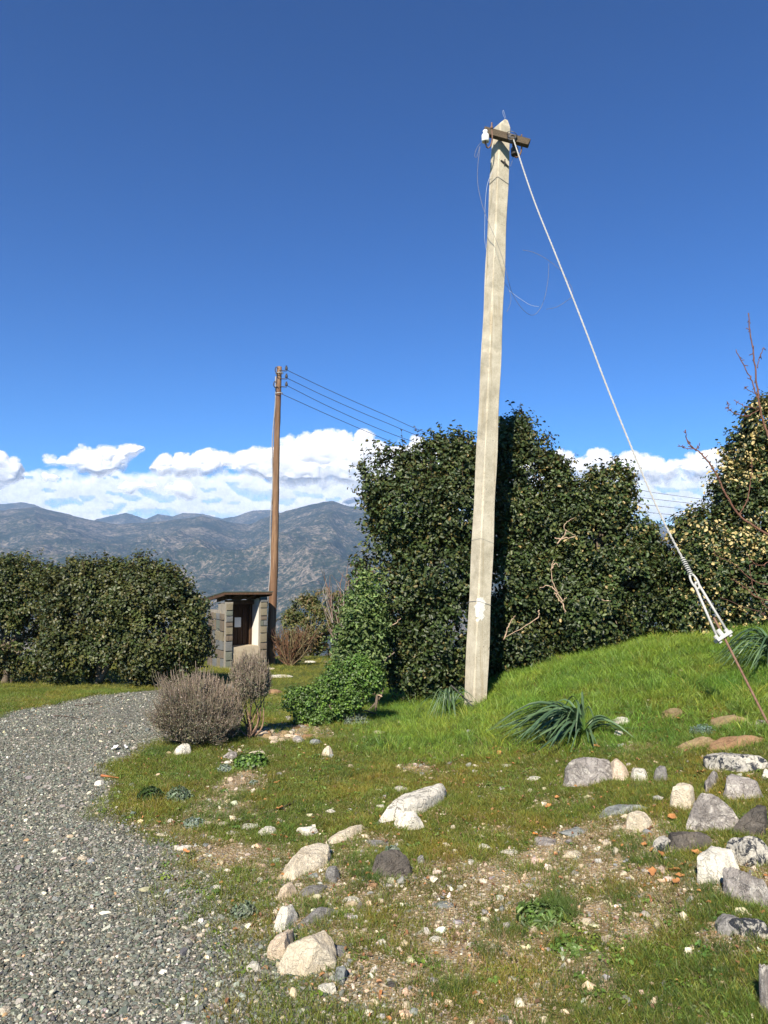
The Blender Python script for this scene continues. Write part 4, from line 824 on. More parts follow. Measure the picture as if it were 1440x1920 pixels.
# ================================================================= SHRUBS AND TREES
def crown(blobs, n, size, cols, w=None, shape=2, mats=None, gold=0., twig=9, spread=.16, sprig=.0, depth=.30, name='crown', parent=None, org=None, lump=.40, wid=.62, up=.35, back=.35, goldcol=None, zmin=None):
    """blobs: (x,y,z,rx,ry,rz) ; leaves gathered in twigs on lumpy shells"""
    B = np.array(blobs, float); ar = (B[:, 3] * B[:, 5]) ** 1.0; nt_ = int(n / twig)
    bi = rng.choice(len(B), nt_ * 5, p=ar / ar.sum()); d = rng.normal(size=(nt_ * 5, 3)); d /= np.linalg.norm(d, axis=1)[:, None]
    rad = 1 - depth * rng.random(nt_ * 5) ** 1.6
    c = B[bi, :3]; r = B[bi, 3:]; P = c + d * r; 
    lp = fbm(P * (1.0 / max(.3, B[:, 3].mean())) * 1.7 + 7, 2) * .75 + .55 * (.45 - np.abs(fbm(P * (1.0 / max(.3, B[:, 3].mean())) * 1.6 + 31, 2)) * 2)
    P = c + d * r * (rad + lump * lp)[:, None]
    # drop twigs buried deep in another blob
    dep = np.full(len(P), 9.)
    for b_ in B: dep = np.minimum(dep, np.linalg.norm((P - b_[:3]) / b_[3:], axis=1) )
    keep = (dep > .62) & ((fbm(P * .9 / max(.12, min(.5, B[:, 3].mean())) + 63, 2) > -.09) | (rng.random(len(P)) < .12))
    if zmin is not None: keep &= P[:, 2] > zmin(P[:, 0], P[:, 1])
    yc = np.average(B[:, 1], weights=ar); keep &= (P[:, 1] < yc + .25 * B[:, 4].mean()) | (rng.random(len(P)) < back)
    keep &= (dep < .97 + .05 * lump) | (rng.random(len(P)) < .42)
    P = P[keep][:nt_]; d = d[keep][:nt_]
    k = len(P); tn = rng.poisson(twig, k) + 1; idx = np.repeat(np.arange(k), tn); m_ = len(idx)
    ax_ = d + np.array([0, -.15, up]) + rng.normal(0, .35, (k, 3)); ax_ /= np.linalg.norm(ax_, axis=1)[:, None]
    tl_ = rng.uniform(.5, 1.5, k) * spread
    u = rng.random(m_); LP = P[idx] + ax_[idx] * (u * tl_[idx])[:, None] + rng.normal(0, spread * .28, (m_, 3))
    if sprig:
        q_ = np.where((P[:, 2] > np.percentile(P[:, 2], 72)) & (d[:, 2] > .1) & (rng.random(k) < .12))[0]; q_ = q_[:260]; mbs = MB(); oo = np.array(org if org is not None else (0, 0, 0))
        for j in q_:
            a_ = np.array([d[j, 0] * .5, 0, 1.]) + rng.normal(0, .25, 3); a_ /= np.linalg.norm(a_); Lz = spread * rng.uniform(.8, 1.2) * (1 + sprig * rng.random()); s0 = P[j] - a_ * .12; mbs.tube(np.array([s0, s0 + a_ * Lz * .5 + rng.normal(0, .01, 3), s0 + a_ * Lz]) - oo, [.006, .004, .0025], 3, (.6, .5, .4), False)
            c_ = 16; u_ = rng.random(c_) ** .7; LP = np.concatenate([LP, s0 + a_ * (u_ * Lz)[:, None] + rng.normal(0, size * .42, (c_, 3))]); idx = np.concatenate([idx, np.full(c_, j)])
        m_ = len(LP)
        if len(q_) and parent is not None: mbs.build('sprig_stems', M_bark, parent, True)['kind'] = 'stuff'
    Nn = d[idx] * .75 + np.array([0, -.1, .55]) + rng.normal(0, .55, (m_, 3))
    col = pal(k, cols, w, .10)[idx] * np.exp(rng.normal(0, .15, (m_, 1))) * (1 + .35 * fbm(P * 1.3 + 11, 2)[idx][:, None])
    V, Fq, T_ = leaves(LP, Nn, size * rng.uniform(.65, 1.3, m_), wid, shape, col)
    nf = 2; mi = None
    if mats is None: mats = [M_leaf]
    if len(mats) > 1:
        g = sstep(-.25, .45, fbm(LP * 1.8 + 3, 2)) * 1.3 * (.35 + LP[:, 2] / B[:, 2].max()) ; pr = gold * np.clip(g, 0, 1.2); mi = np.repeat((rng.random(m_) < pr).astype(int), nf)
        if goldcol is not None: T_ = np.where(np.repeat(mi[::nf] == 1, 6 if shape == 2 else 4)[:, None], np.array(goldcol) * rng.uniform(.7, 1.2, (len(T_), 1)), T_)
    org = np.array(org if org is not None else (0, 0, 0))
    return obj(name, V - org, Fq, mats, parent, True, T_, mi)
def branches(base, tips, r0, parent, org, name='branch', mat=None, col=(.9, .85, .8), jit=.12, seg=9, r1=.004):
    mb = MB()
    for tp in tips:
        a = np.array(base) + rng.normal(0, .05, 3) * [1, 1, 0]; t_ = np.linspace(0, 1, seg)[:, None]; P = a + (np.array(tp) - a) * t_ + np.array([0, 0, 1]) * (np.sin(np.pi * t_) * .12 * np.linalg.norm(np.array(tp) - a)) * .5
        P += rng.normal(0, jit * .25, P.shape) * np.sin(np.pi * t_); mb.tube(P - org, np.linspace(r0, r1, seg), 5, col)
    return mb.build(name, mat or M_bark, parent, True)
def tree(name, label, cat, blobs_px, Y0, base_px, n, size, cols, group=None, w=None, trunkr=.07, **kw):
    bl = []
    for (a, b_, r) in blobs_px:
        Y = Y0 + rng.uniform(-.12, .12) * r * Y0 / F * 2; c = at(a, b_ + 7, Y); rr = .82 * r * Y / F; bl.append((c.x, c.y, c.z, rr, rr * kw.get('dd', 1.0), rr))
    kw.pop('dd', None)
    b0 = at(base_px[0], base_px[1], Y0); g = ground(b0.x, b0.y); org = np.array([b0.x, b0.y, g]); root = empty(name, org, label, cat, group)
    crown(bl, n, size, cols, w, parent=root, org=org, zmin=lambda x, y: H(x, y) + .02, **kw)
    tips = [np.array(q_[:3]) + rng.normal(0, .1, 3) for q_ in bl]; mb = MB(); top_ = np.mean([t for t in tips], axis=0) * .5 + org * .5
    nst = 3
    for k in range(nst):
        e = top_ + rng.normal(0, .3, 3) * [1, .6, .4]; P = spline(np.array([org + [rng.uniform(-.12, .12), rng.uniform(-.1, .1), -.1], (org + e) / 2 + rng.normal(0, .06, 3), e]), 8); mb.tube(P - org, np.linspace(trunkr, trunkr * .5, 8), 7, (.8, .75, .7))
    mb.build('trunk', M_bark, root, True)
    tips2 = tips + [np.array(q_[:3]) + np.array([rng.uniform(-.7, .7), -.6, rng.uniform(-.5, .8)]) * q_[3] for q_ in bl for _ in range(2)]
    branches(top_, tips2, trunkr * .45, root, org)
    return root, org, bl
OAK = [(.028, .045, .014), (.042, .064, .018), (.058, .078, .022), (.020, .032, .011), (.085, .098, .030)]
OW = [3, 4, 2, 2, 1]
MO = [M_oak, M_oakg]
grp = 'dark evergreen oaks behind the concrete pole'
tree('oak_tree', 'dark evergreen oak left of the concrete pole with ragged top sprays', 'tree',
     [(735, 880, 44), (703, 905, 34), (690, 950, 24), (775, 880, 36), (818, 862, 40), (850, 838, 30), (880, 842, 32), (872, 880, 44), (770, 960, 72), (860, 960, 88), (728, 1020, 50), (700, 1060, 26), (820, 1070, 92), (750, 1130, 66), (712, 1120, 34), (840, 1180, 92), (745, 1215, 60), (800, 1250, 60), (870, 1240, 56)], 10.8, (800, 1290), 56000, .056, OAK, grp, OW, mats=MO, gold=.012, goldcol=(.26, .19, .07), sprig=2.6)
tree('oak_tree', 'tallest dark evergreen oak rising just right behind the concrete pole', 'tree',
     [(960, 796, 30), (992, 806, 28), (950, 830, 36), (1012, 836, 26), (980, 868, 54), (950, 890, 45), (1030, 896, 36), (1045, 930, 34), (960, 960, 80), (1015, 990, 78), (950, 1080, 85), (1025, 1110, 86), (960, 1190, 75), (1025, 1205, 60), (935, 1245, 40)], 11.3, (960, 1285), 46000, .056, OAK, grp, OW, mats=MO, gold=.02, goldcol=(.26, .19, .07), sprig=2.6)
tree('oak_tree', 'dark evergreen oak with a rounded hump right of the tallest one', 'tree',
     [(1150, 905, 30), (1118, 908, 26), (1170, 935, 30), (1085, 950, 38), (1132, 950, 46), (1110, 1015, 74), (1180, 1000, 46), (1070, 1060, 60), (1165, 1080, 76), (1100, 1150, 80), (1212, 1050, 36), (1205, 1130, 54), (1240, 1060, 26), (1248, 1120, 42), (1060, 1210, 46), (1135, 1205, 46), (1118, 876, 12), (1160, 880, 11)], 11.1, (1120, 1240), 50000, .056, OAK, grp, OW, mats=MO, gold=.05, goldcol=(.30, .22, .08), sprig=2.6)
tree('oak_tree', 'evergreen oak at the right edge showing many golden leaf undersides', 'tree',
     [(1435, 795, 48), (1400, 850, 44), (1450, 880, 80), (1372, 915, 40), (1400, 960, 70), (1305, 985, 30), (1335, 985, 40), (1285, 1000, 20), (1360, 1040, 80), (1450, 1020, 90), (1300, 1060, 46), (1320, 1120, 62), (1410, 1120, 80), (1285, 1150, 40), (1480, 1130, 70), (1360, 1165, 40), (1500, 930, 90)], 10.6, (1400, 1190), 54000, .053, OAK, grp, OW, mats=MO, gold=.34, goldcol=(.44, .35, .15), sprig=1.2)
HEDGE = [(.036, .050, .014), (.048, .062, .017), (.062, .072, .020), (.028, .040, .011), (.078, .078, .024)]
grp = 'rounded evergreen shrubs left of the hut'
kwh = dict(mats=[M_oak], sprig=2.0, shape=1, wid=.8, lump=.36)
tree('round_shrub', 'leftmost dark shrub of the row, cut by the left edge', 'shrub', [(-60, 1130, 85), (-110, 1180, 80), (20, 1110, 66), (55, 1120, 60), (10, 1180, 78), (80, 1170, 72), (-30, 1215, 60), (60, 1220, 52), (95, 1088, 34), (45, 1072, 34), (5, 1075, 38)], 14.6, (20, 1262), 30000, .060, HEDGE, grp, None, **kwh)
tree('round_shrub', 'middle dark shrub of the row with small pointed sprays on top', 'shrub', [(150, 1085, 42), (185, 1100, 54), (150, 1150, 72), (215, 1140, 74), (130, 1215, 58), (195, 1218, 58), (225, 1085, 40), (120, 1105, 40), (245, 1180, 60)], 14.2, (180, 1272), 30000, .060, HEDGE, grp, None, **kwh)
tree('round_shrub', 'rightmost dark shrub of the row, leaning over the stone hut', 'shrub', [(278, 1090, 46), (310, 1115, 54), (262, 1130, 56), (335, 1150, 54), (300, 1180, 66), (350, 1185, 42), (275, 1220, 52), (330, 1222, 46), (355, 1140, 28), (370, 1205, 24)], 13.9, (300, 1272), 30000, .060, HEDGE, grp, None, **kwh)
LG = [(.09, .165, .028), (.12, .205, .032), (.065, .12, .024), (.045, .085, .016)]
tree('leafy_shrub', 'light green drooping leafy shrub against the left side of the oak', 'shrub', [(680, 1130, 30), (665, 1180, 30), (690, 1090, 18), (645, 1208, 22), (690, 1175, 30), (690, 1220, 30), (660, 1140, 22)], 10.0, (690, 1260), 6500, .055, [(.08, .12, .03), (.06, .10, .03), (.11, .16, .045)], wid=.42, trunkr=.02, up=-.3, dd=.8, lump=.4)
tree('green_bush', 'bright green small leaved bush spilling downhill left of the oak', 'bush', [(672, 1254, 30), (692, 1268, 24), (640, 1264, 28), (618, 1290, 30), (655, 1296, 30), (582, 1306, 24), (552, 1304, 18), (600, 1330, 30), (635, 1322, 22), (592, 1356, 18), (574, 1330, 18)], 8.9, (620, 1350), 26000, .026, LG, wid=.8, trunkr=.015, twig=8, spread=.07, lump=.34)
tree('scrub_bush', 'olive green scrub beyond the wooden pole in front of the mountain', 'bush', [(575, 1140, 34), (612, 1128, 32), (560, 1175, 32), (600, 1165, 40), (640, 1160, 34), (545, 1200, 22), (540, 1160, 18), (620, 1190, 30), (585, 1190, 30)], 25.5, (590, 1220), 11000, .10, [(.09, .10, .025), (.12, .12, .035), (.07, .085, .022), (.16, .12, .05)], 'far scrub bushes beyond the hut', shape=1, wid=.5, sprig=1.5)
tree('scrub_bush', 'grey twigged pale scrub between the olive scrub and the drooping leafy shrub', 'bush', [(665, 1122, 34), (690, 1135, 36), (655, 1165, 36), (690, 1180, 30), (660, 1200, 28), (640, 1130, 20)], 24.0, (670, 1222), 7000, .10, [(.10, .11, .03), (.15, .12, .055), (.08, .09, .03)], 'far scrub bushes beyond the hut', shape=1, wid=.45, sprig=2.6)
def twiggy(name, label, cat, base_px, Y, tips_px, cols, r0=.01, sub=3, n=60, group=None, mat=None, sublen=.25, r1=.0025, jit=.06, part='twig'):
    b0 = np.array(at(base_px[0], base_px[1], Y)); b0[2] = ground(b0[0], b0[1]) - .02; root = empty(name, b0, label, cat, group); mb = MB()
    for i in range(n):
        tp = tips_px[i % len(tips_px)]; e = np.array(at(tp[0] + rng.normal(0, tp[2]), tp[1] + rng.normal(0, tp[2] * .7), Y + rng.normal(0, tp[2] * Y / F)))
        st_ = b0 + rng.normal(0, .04, 3) * [1, 1, 0]; md = (st_ + e) / 2 + rng.normal(0, jit, 3) - [0, 0, .03]; P = spline(np.array([st_, md, e]), 7); col = np.array(cols[rng.integers(len(cols))])
        mb.tube(P - b0, np.linspace(r0, r1, 7), 4, col, False)
        for k in range(sub):
            t_ = rng.integers(2, 7); s_ = P[t_ - 1 if t_ > 6 else t_]; dr_ = (e - st_) / (np.linalg.norm(e - st_) + 1e-6) + rng.normal(0, .5, 3); dr_ /= np.linalg.norm(dr_)
            mb.tube(np.array([s_, s_ + dr_ * sublen * .5, s_ + (dr_ + [0, 0, .2]) * sublen]) - b0, [r1 * 1.2, r1, r1 * .6], 3, col, False)
    mb.build(part, mat or M_dry, root, True); return root
twiggy('dry_shrub', 'reddish brown dry twiggy shrub at the foot of the wooden pole', 'shrub', (545, 1243), 19.5, [(525, 1200, 6), (540, 1195, 7), (555, 1195, 6), (572, 1192, 6), (585, 1200, 5), (530, 1215, 6), (562, 1205, 8), (515, 1200, 4)], [(.12, .06, .035), (.17, .10, .06), (.09, .055, .035), (.16, .13, .07)], .014, 5, 90, sublen=.28, r1=.007)
twiggy('bare_twigs', 'pale bare twigs poking out of the scrub beyond the hut', 'shrub', (640, 1215), 23.5, [(630, 1110, 12), (655, 1090, 10), (615, 1120, 12), (670, 1075, 12), (650, 1130, 14), (600, 1110, 10)], [(.38, .34, .30), (.28, .22, .18), (.24, .14, .11)], .018, 4, 26, sublen=.4, r1=.008)
LAV = [(.20, .15, .115), (.26, .20, .155), (.14, .105, .08), (.17, .15, .10), (.31, .25, .20)]
def lavender(label, base_px, Y, cpx, rpx, n, u0=.25, u1=.72, zlow=.0, lmin=.45):
    b0 = np.array(at(*base_px, Y)); b0[2] = ground(b0[0], b0[1]) - .02; root = empty('dry_lavender_bush', b0, label, 'bush', 'dry grey bushes beside the road'); mb = MB(); c0 = np.array(at(cpx[0], cpx[1], Y)); R_ = rpx * Y / F
    M = n; d = rng.normal(size=(M, 3)); d[:, 2] = np.abs(d[:, 2]) * 1.0 - zlow; d /= np.linalg.norm(d, axis=1)[:, None]
    e = c0 + d * R_ * (rng.uniform(.5, 1.05, (M, 1)) + .28 * (rng.random((M, 1)) < .05) * rng.random((M, 1))) * np.array([1, .95, 1.0]); e += (fbm(e * 5, 3) * .62 * R_)[:, None] * d
    for i in range(M):
        ei = e[i]; st_ = b0 + (ei - b0) * rng.uniform(u0, u1) + rng.normal(0, .02, 3); dr_ = (ei - st_); ln = np.linalg.norm(dr_); dr_ = dr_ / ln
        tip = ei + (dr_ * .5 + [0, 0, .9]) * rng.uniform(.01, .06); col = np.array(LAV[rng.integers(5)]) * rng.uniform(.75, 1.2)
        if tip[2] < ground(tip[0], tip[1]) + .01: continue
        mb.tube(np.array([st_, (st_ + ei) / 2 + rng.normal(0, .022, 3), ei, tip]) - b0, [.0026, .0021, .0019, .0026 if rng.random() < .5 else .0014], 3, col, False)
    # small grey leaves on the shoots
    k = n * 13; ii_ = rng.integers(0, M, k); u = rng.uniform(lmin, 1.0, (k, 1)) ** .6; P = b0 + (e[ii_] - b0) * u + rng.normal(0, .016, (k, 3)); P = P[P[:, 2] > H(P[:, 0], P[:, 1]) + .01]
    dd_ = rng.normal(size=P.shape); V, Fq, T_ = leaves(P, dd_, rng.uniform(.012, .028, len(P)), .28, 1, pal(len(P), [(.18, .155, .105), (.24, .20, .145), (.14, .14, .085), (.29, .25, .20), (.15, .16, .09)], None, .2))
    mb.build('stems', M_dry, root, True); obj('foliage', V - b0, Fq, M_dry, root, True, T_)
    return root, b0, mb
lavender('large dome of dry grey lavender bush at the road edge', (376, 1392), 7.65, (368, 1340), 74, 4200, zlow=.25)
lavender('low half of the dry lavender dome joined on its right side', (428, 1385), 7.75, (418, 1345), 36, 1000, zlow=.2)
root2, b02, _ = lavender('smaller dry shrub with a bushy head on a bare forked trunk', (467, 1374), 7.9, (472, 1268), 34, 1700, .80, .93, zlow=.7, lmin=.72)
mb = MB(); 
for tp in ((440, 1300), (452, 1285), (465, 1280), (478, 1285), (490, 1295), (500, 1300), (448, 1320), (485, 1320), (436, 1338), (470, 1300), (495, 1310), (456, 1310)):
    e = np.array(at(tp[0], tp[1], 7.9 + rng.uniform(-.12, .12))); P = spline(np.array([b02 + rng.normal(0, .02, 3) * [1, 1, 0], (b02 * .6 + e * .4) + rng.normal(0, .03, 3) * [1.6, 1, .4], e]), 9); mb.tube(P - b02, np.linspace(.013, .004, 9), 6, (1.25, .95, .8))
mb.build('trunk', M_bark, root2, True)
# strap leaved plants: every leaf a part
def strap(label, base, Y, spec, name='strap_leaved_plant'):
    b0 = np.array(at(*base, Y)); b0[2] = ground(b0[0], b0[1]); root = empty(name, b0, label, 'plant')
    for (ang, ln, hgt, wd) in spec:
        a = R(ang); dx = np.array([math.cos(a), math.sin(a), 0]); n_ = 11; t_ = np.linspace(0, 1, n_)
        hz_ = np.sin(np.minimum(t_ * 1.25, 1) * np.pi * .5) * hgt * (1 - .0) - np.clip(t_ - .45, 0, 1) ** 2 * 3.0 * hgt * .95
        sx = rng.normal(0, .015, 3) * [1, 1, 0]; P = sx + dx * (t_ * ln)[:, None] * (.35 + .65 * t_)[:, None] + np.array([0, 0, 1]) * hz_[:, None]
        side = np.cross(dx, [0, 0, 1]); P += side * (rng.normal(0, .06) * t_ ** 2)[:, None] * ln * 2
        gq = H(P[:, 0] + b0[0], P[:, 1] + b0[1]) - b0[2] + .012; P[:, 2] = np.maximum(P[:, 2], gq)
        wv = wd * np.clip(np.sin(np.pi * np.clip(t_ * .93 + .07, 0, 1)) ** .5, .03, 1) * (1 - .45 * t_) * .5; wv[-1] = .001
        tg = np.gradient(P, axis=0); tg /= np.linalg.norm(tg, axis=1)[:, None]; sd = np.cross(tg, [0, 0, 1]); sd /= np.linalg.norm(sd, axis=1)[:, None] + 1e-9; tw = rng.normal(0, .5); nn = np.cross(sd, tg)
        sd = sd * math.cos(tw) + nn * math.sin(tw); nn = np.cross(sd, tg)
        V = np.concatenate([P + sd * wv[:, None] + nn * wv[:, None] * .35, P, P - sd * wv[:, None] + nn * wv[:, None] * .35])
        i = np.arange(n_ - 1); Q = np.concatenate([np.stack([i, i + 1, i + 1 + n_, i + n_], 1), np.stack([i + n_, i + 1 + n_, i + 1 + 2 * n_, i + 2 * n_], 1)])
        cb = np.array([(.065, .115, .055), (.095, .15, .07), (.05, .092, .045)][rng.integers(3)]) * rng.uniform(.85, 1.25)
        cl = np.tile(cb, (3 * n_, 1)); cl[np.tile(t_ < .25, 3)] = cb * [1.6, 1.7, .7]
        obj('leaf', V, Q, M_strap, root, True, cl)
sp_ = [(rng.normal(178, 32), rng.uniform(.3, .92), rng.uniform(.12, .36), rng.uniform(.022, .042)) for _ in range(110)] + [(rng.normal(215, 28), rng.uniform(.3, .7), rng.uniform(.10, .26), .034) for _ in range(30)] + [(rng.uniform(-50, 40), rng.uniform(.25, .55), rng.uniform(.1, .24), .032) for _ in range(12)] + [(100, .10, .46, .030), (140, .28, .40, .03), (120, .2, .36, .03), (20, .15, .3, .03)]
strap('clump of arching blue green strap leaves beside the large grey boulder', (1096, 1398), 6.9, sp_)
strap('second clump of blue green strap leaves cut by the right edge on the mound', (1462, 1262), 7.9, [(rng.normal(180, 35), rng.uniform(.4, .8), rng.uniform(.2, .5), .03) for _ in range(50)])
strap('grassy tuft of thin dark leaves at the left foot of the concrete pole', (842, 1318), 9.1, [(rng.uniform(0, 360), rng.uniform(.2, .5), rng.uniform(.15, .42), .012) for _ in range(70)], 'grass_tuft')
# bare fruit tree branches at right
def bare(label, Y, polys, group=None):
    root = None; mb = MB(); b0 = None
    for pts, r0, r1 in polys:
        P = spline(np.array([at(a, b_, Y + dy) for a, b_, dy in pts]), max(10, len(pts) * 6))
        if b0 is None:
            b0 = P[0].copy(); root = empty('bare_branches', b0, label, 'branches', group)
        P = P + rng.normal(0, .004, P.shape); mb.tube(P - b0, np.linspace(r0, r1, len(P)), 6, (.85, .5, .42) if r0 > .005 else (.7, .45, .42))
        for k in range(int(len(P) * .42)):
            i = rng.integers(len(P) // 4, len(P)); dr_ = rng.normal(size=3) * [1, .6, 1]; dr_ /= np.linalg.norm(dr_); mb.tube(np.array([P[i], P[i] + dr_ * rng.uniform(.015, .055)]) - b0, [r1 * 1.3, r1 * .9], 4, (.8, .5, .45))
    mb.build('branch', M_bark, root, True)
bare('long reddish bare branch curving up left in front of the golden leaved oak', 9.6, [([(1470, 1020, 0), (1420, 990, 0), (1385, 965, 0), (1360, 925, 0), (1340, 885, 0), (1318, 855, 0), (1298, 838, 0), (1288, 825, 0), (1286, 806, 0)], .016, .006), ([(1300, 842, 0), (1285, 840, 0), (1272, 834, 0)], .006, .004), ([(1303, 846, 0), (1311, 835, 0)], .005, .004), ([(1385, 965, 0), (1400, 940, 0), (1408, 900, 0), (1410, 860, 0)], .008, .004)])
bare('bare reddish twigs standing against the sky above the right edge', 9.4, [([(1445, 830, 0), (1428, 780, 0), (1420, 730, 0), (1414, 670, 0), (1406, 620, 0), (1404, 588, 0)], .014, .006), ([(1425, 762, 0), (1412, 720, 0), (1398, 692, 0), (1379, 656, 0)], .009, .005), ([(1420, 690, 0), (1425, 668, 0), (1432, 650, 0)], .006, .004), ([(1424, 768, 0), (1400, 780, 0), (1376, 774, 0), (1364, 764, 0)], .007, .004), ([(1422, 766, 0), (1398, 762, 0), (1376, 750, 0)], .006, .004), ([(1425, 740, 0), (1410, 735, 0), (1396, 726, 0)], .005, .004), ([(1366, 768, 0), (1365, 752, 0)], .005, .004)])
bare('tangle of thin reddish bare twigs low in front of the right oak', 9.3, [([(1460, 1130, 0), (1420, 1120, 0), (1395, 1100, 0), (1370, 1085, 0)], .008, .003), ([(1460, 1090, 0), (1430, 1095, 0), (1400, 1080, 0), (1380, 1060, 0), (1340, 1040, 0)], .007, .003), ([(1450, 1050, 0), (1420, 1060, 0), (1400, 1040, 0)], .006, .003), ([(1460, 1160, 0), (1430, 1130, 0), (1412, 1100, 0), (1405, 1060, 0)], .006, .003), ([(1450, 1180, 0), (1430, 1150, 0), (1400, 1140, 0), (1350, 1120, 0)], .005, .0025)])
def gnarl(label, Y, polys):
    mb = MB(); b0 = None
    for pts in polys:
        P = spline(np.array([at(a, b_, Y) for a, b_ in pts]), len(pts) * 5)
        if b0 is None: b0 = P[0].copy(); root = empty('dead_twigs', b0, label, 'twigs')
        P = P + rng.normal(0, .006, P.shape); mb.tube(P - b0, np.linspace(.011, .004, len(P)), 5, (2.2, 1.9, 1.7))
    mb.build('twig', M_bark, root, True)
gnarl('pale dead twigs showing in the oak foliage right of the concrete pole', 10.35, [[(1060, 1148), (1052, 1125), (1040, 1100), (1034, 1068), (1038, 1050)], [(1034, 1068), (1040, 1056), (1048, 1062)], [(1045, 1112), (1030, 1098), (1012, 1102)], [(1040, 1112), (1052, 1128), (1062, 1120)], [(1045, 1020), (1060, 1000), (1058, 984), (1078, 970)], [(1040, 1010), (1060, 1010), (1080, 1005), (1060, 995)], [(1010, 1145), (1006, 1160), (948, 1195)], [(945, 1200), (955, 1170), (966, 1155)], [(1118, 1118), (1130, 1125), (1145, 1128)]])
gnarl('small pale dead twigs at the lower left edge of the oak', 9.9, [[(682, 1300), (700, 1298), (716, 1306), (695, 1300)], [(715, 1180), (735, 1172), (752, 1160)]])

# small ground plants
def mat_plant(px, py, w, h, label, cols, size, n, name='low_plant', wid=.6, cat='plant', q=.6, shape=2):
    p = hit(px, py); dist = (p - EYE).length; rx = w * dist / F / 2; rz = h * dist / F * q; dep = math.atan2(EYE.z - p.z, p.y); ry = min(rx, (h * dist / F) * (1 - q) / max(math.sin(dep), .1) * .8 + .02)
    c = np.array([p.x, p.y + ry, ground(p.x, p.y + ry)]); root = empty(name, c, label, cat)
    d = rng.normal(size=(n, 3)); d[:, 2] = np.abs(d[:, 2]); d /= np.linalg.norm(d, axis=1)[:, None]; P = c + d * [rx, ry, rz] * (rng.uniform(.55, 1.05, (n, 1)) + .25 * fbm(d * 3 + px, 2)[:, None])
    V, Fq, T_ = leaves(P, d + rng.normal(0, .5, d.shape), size * rng.uniform(.6, 1.3, n), wid, shape, pal(n, cols)); obj('foliage', V - c, Fq, M_leaf, root, True, T_)
    mb = MB()
    for k in range(8):
        e = P[rng.integers(n)]; mb.tube(np.array([[0, 0, -.01], (e - c) * .5 + rng.normal(0, .005, 3), (e - c) * .85]), .0025, 4, (.4, .5, .3))
    mb.build('stem', M_bark, root, True)
mat_plant(463, 1447, 66, 36, 'small bright green leafy plant in front of a pale stone', LG, .028, 1100, wid=.8)
SIL = [(.20, .25, .21), (.27, .32, .27), (.15, .20, .16), (.22, .26, .19)]
mat_plant(418, 1450, 26, 18, 'silvery green tuft left of the small bright green plant', SIL, .022, 350, 'silver_plant', .35)
mat_plant(357, 1557, 38, 20, 'silvery low mat at the left of the upper stone row', SIL, .018, 500, 'silver_plant', .35)
mat_plant(328, 1508, 44, 34, 'silvery green tuft in the grass near the gravel edge', [(.13, .18, .10), (.2, .25, .17)], .03, 600, 'silver_plant', .22)
mat_plant(272, 1504, 44, 26, 'dark green grass tuft nearest the gravel road', [(.05, .09, .025), (.08, .13, .03)], .04, 600, 'grass_clump', .14)
mat_plant(453, 1728, 44, 26, 'grey green rosette plant in the gravel left of the tilted slab', [(.12, .15, .10), (.17, .21, .14)], .022, 420, 'silver_plant', .4)
mat_plant(668, 1362, 54, 34, 'silver grey rounded plant below the bright green bush', SIL, .025, 900, 'silver_plant', .22)
mat_plant(1328, 1380, 44, 22, 'blue grey cushion plant below the tan slab', [(.15, .23, .20), (.22, .30, .26), (.11, .17, .15)], .018, 800, 'silver_plant', .25)
mat_plant(1100, 1450, 44, 14, 'blue grey leaves lying above the large grey boulder', [(.15, .23, .2), (.2, .27, .24)], .02, 220, 'silver_plant', .3)
mat_plant(735, 1606, 26, 18, 'pale green sprig on top of the dark angular rock', SIL, .03, 120, 'silver_plant', .5)
mat_plant(405, 1392, 22, 24, 'silvery sprig at the foot of the large lavender bush', SIL, .03, 160, 'silver_plant', .3)
mat_plant(474, 1473, 16, 10, 'tiny silvery rosette in the grass under the bright green plant', SIL, .02, 90, 'silver_plant', .4)
mat_plant(1040, 1745, 110, 44, 'broad leaved weeds with dry stalks on the lower slope', [(.09, .15, .035), (.13, .20, .045), (.07, .11, .03)], .045, 420, 'weed_patch', .3, q=.25)
mat_plant(1085, 1800, 70, 30, 'round leaved bright weeds left of centre in the lower grass', [(.11, .18, .035), (.08, .14, .028)], .022, 200, 'weed_patch', .85, q=.2)

# fallen leaves, sticks, litter
def dleaf(px, py, w, label, group, col=(.44, .20, .075), cat='leaf', name='fallen_leaf'):
    p = hit(px, py); dist = (p - EYE).length; s = w * dist / F * .42; n_ = 9; t_ = np.linspace(-1, 1, n_); wv = np.sqrt(np.clip(1 - t_ ** 2, 0, 1)) * (.5 + .15 * np.cos(5 * t_ + px)); cu = rng.uniform(.3, .8)
    V = np.concatenate([np.stack([t_, k * wv, cu * .4 * t_ ** 2 + abs(k) * wv * rng.uniform(.3, .9)], 1) for k in (-1, 0, 1)]) * s; i = np.arange(n_ - 1)
    Q = np.concatenate([np.stack([i, i + 1, i + 1 + n_, i + n_], 1), np.stack([i + n_, i + 1 + n_, i + 1 + 2 * n_, i + 2 * n_], 1)])
    V[:, 2] += rng.normal(0, .06 * s, len(V)); cl = np.tile(np.array(col) * rng.uniform(.7, 1.2), (len(V), 1))
    o = obj(name, V, Q, M_litter, None, True, cl); o.location = (p.x, p.y, ground(p.x, p.y) + .012 + .15 * s); o.rotation_euler = (rng.uniform(-.4, .4), rng.uniform(-.4, .4), rng.uniform(0, 6.28)); tag(o, label, cat, group)
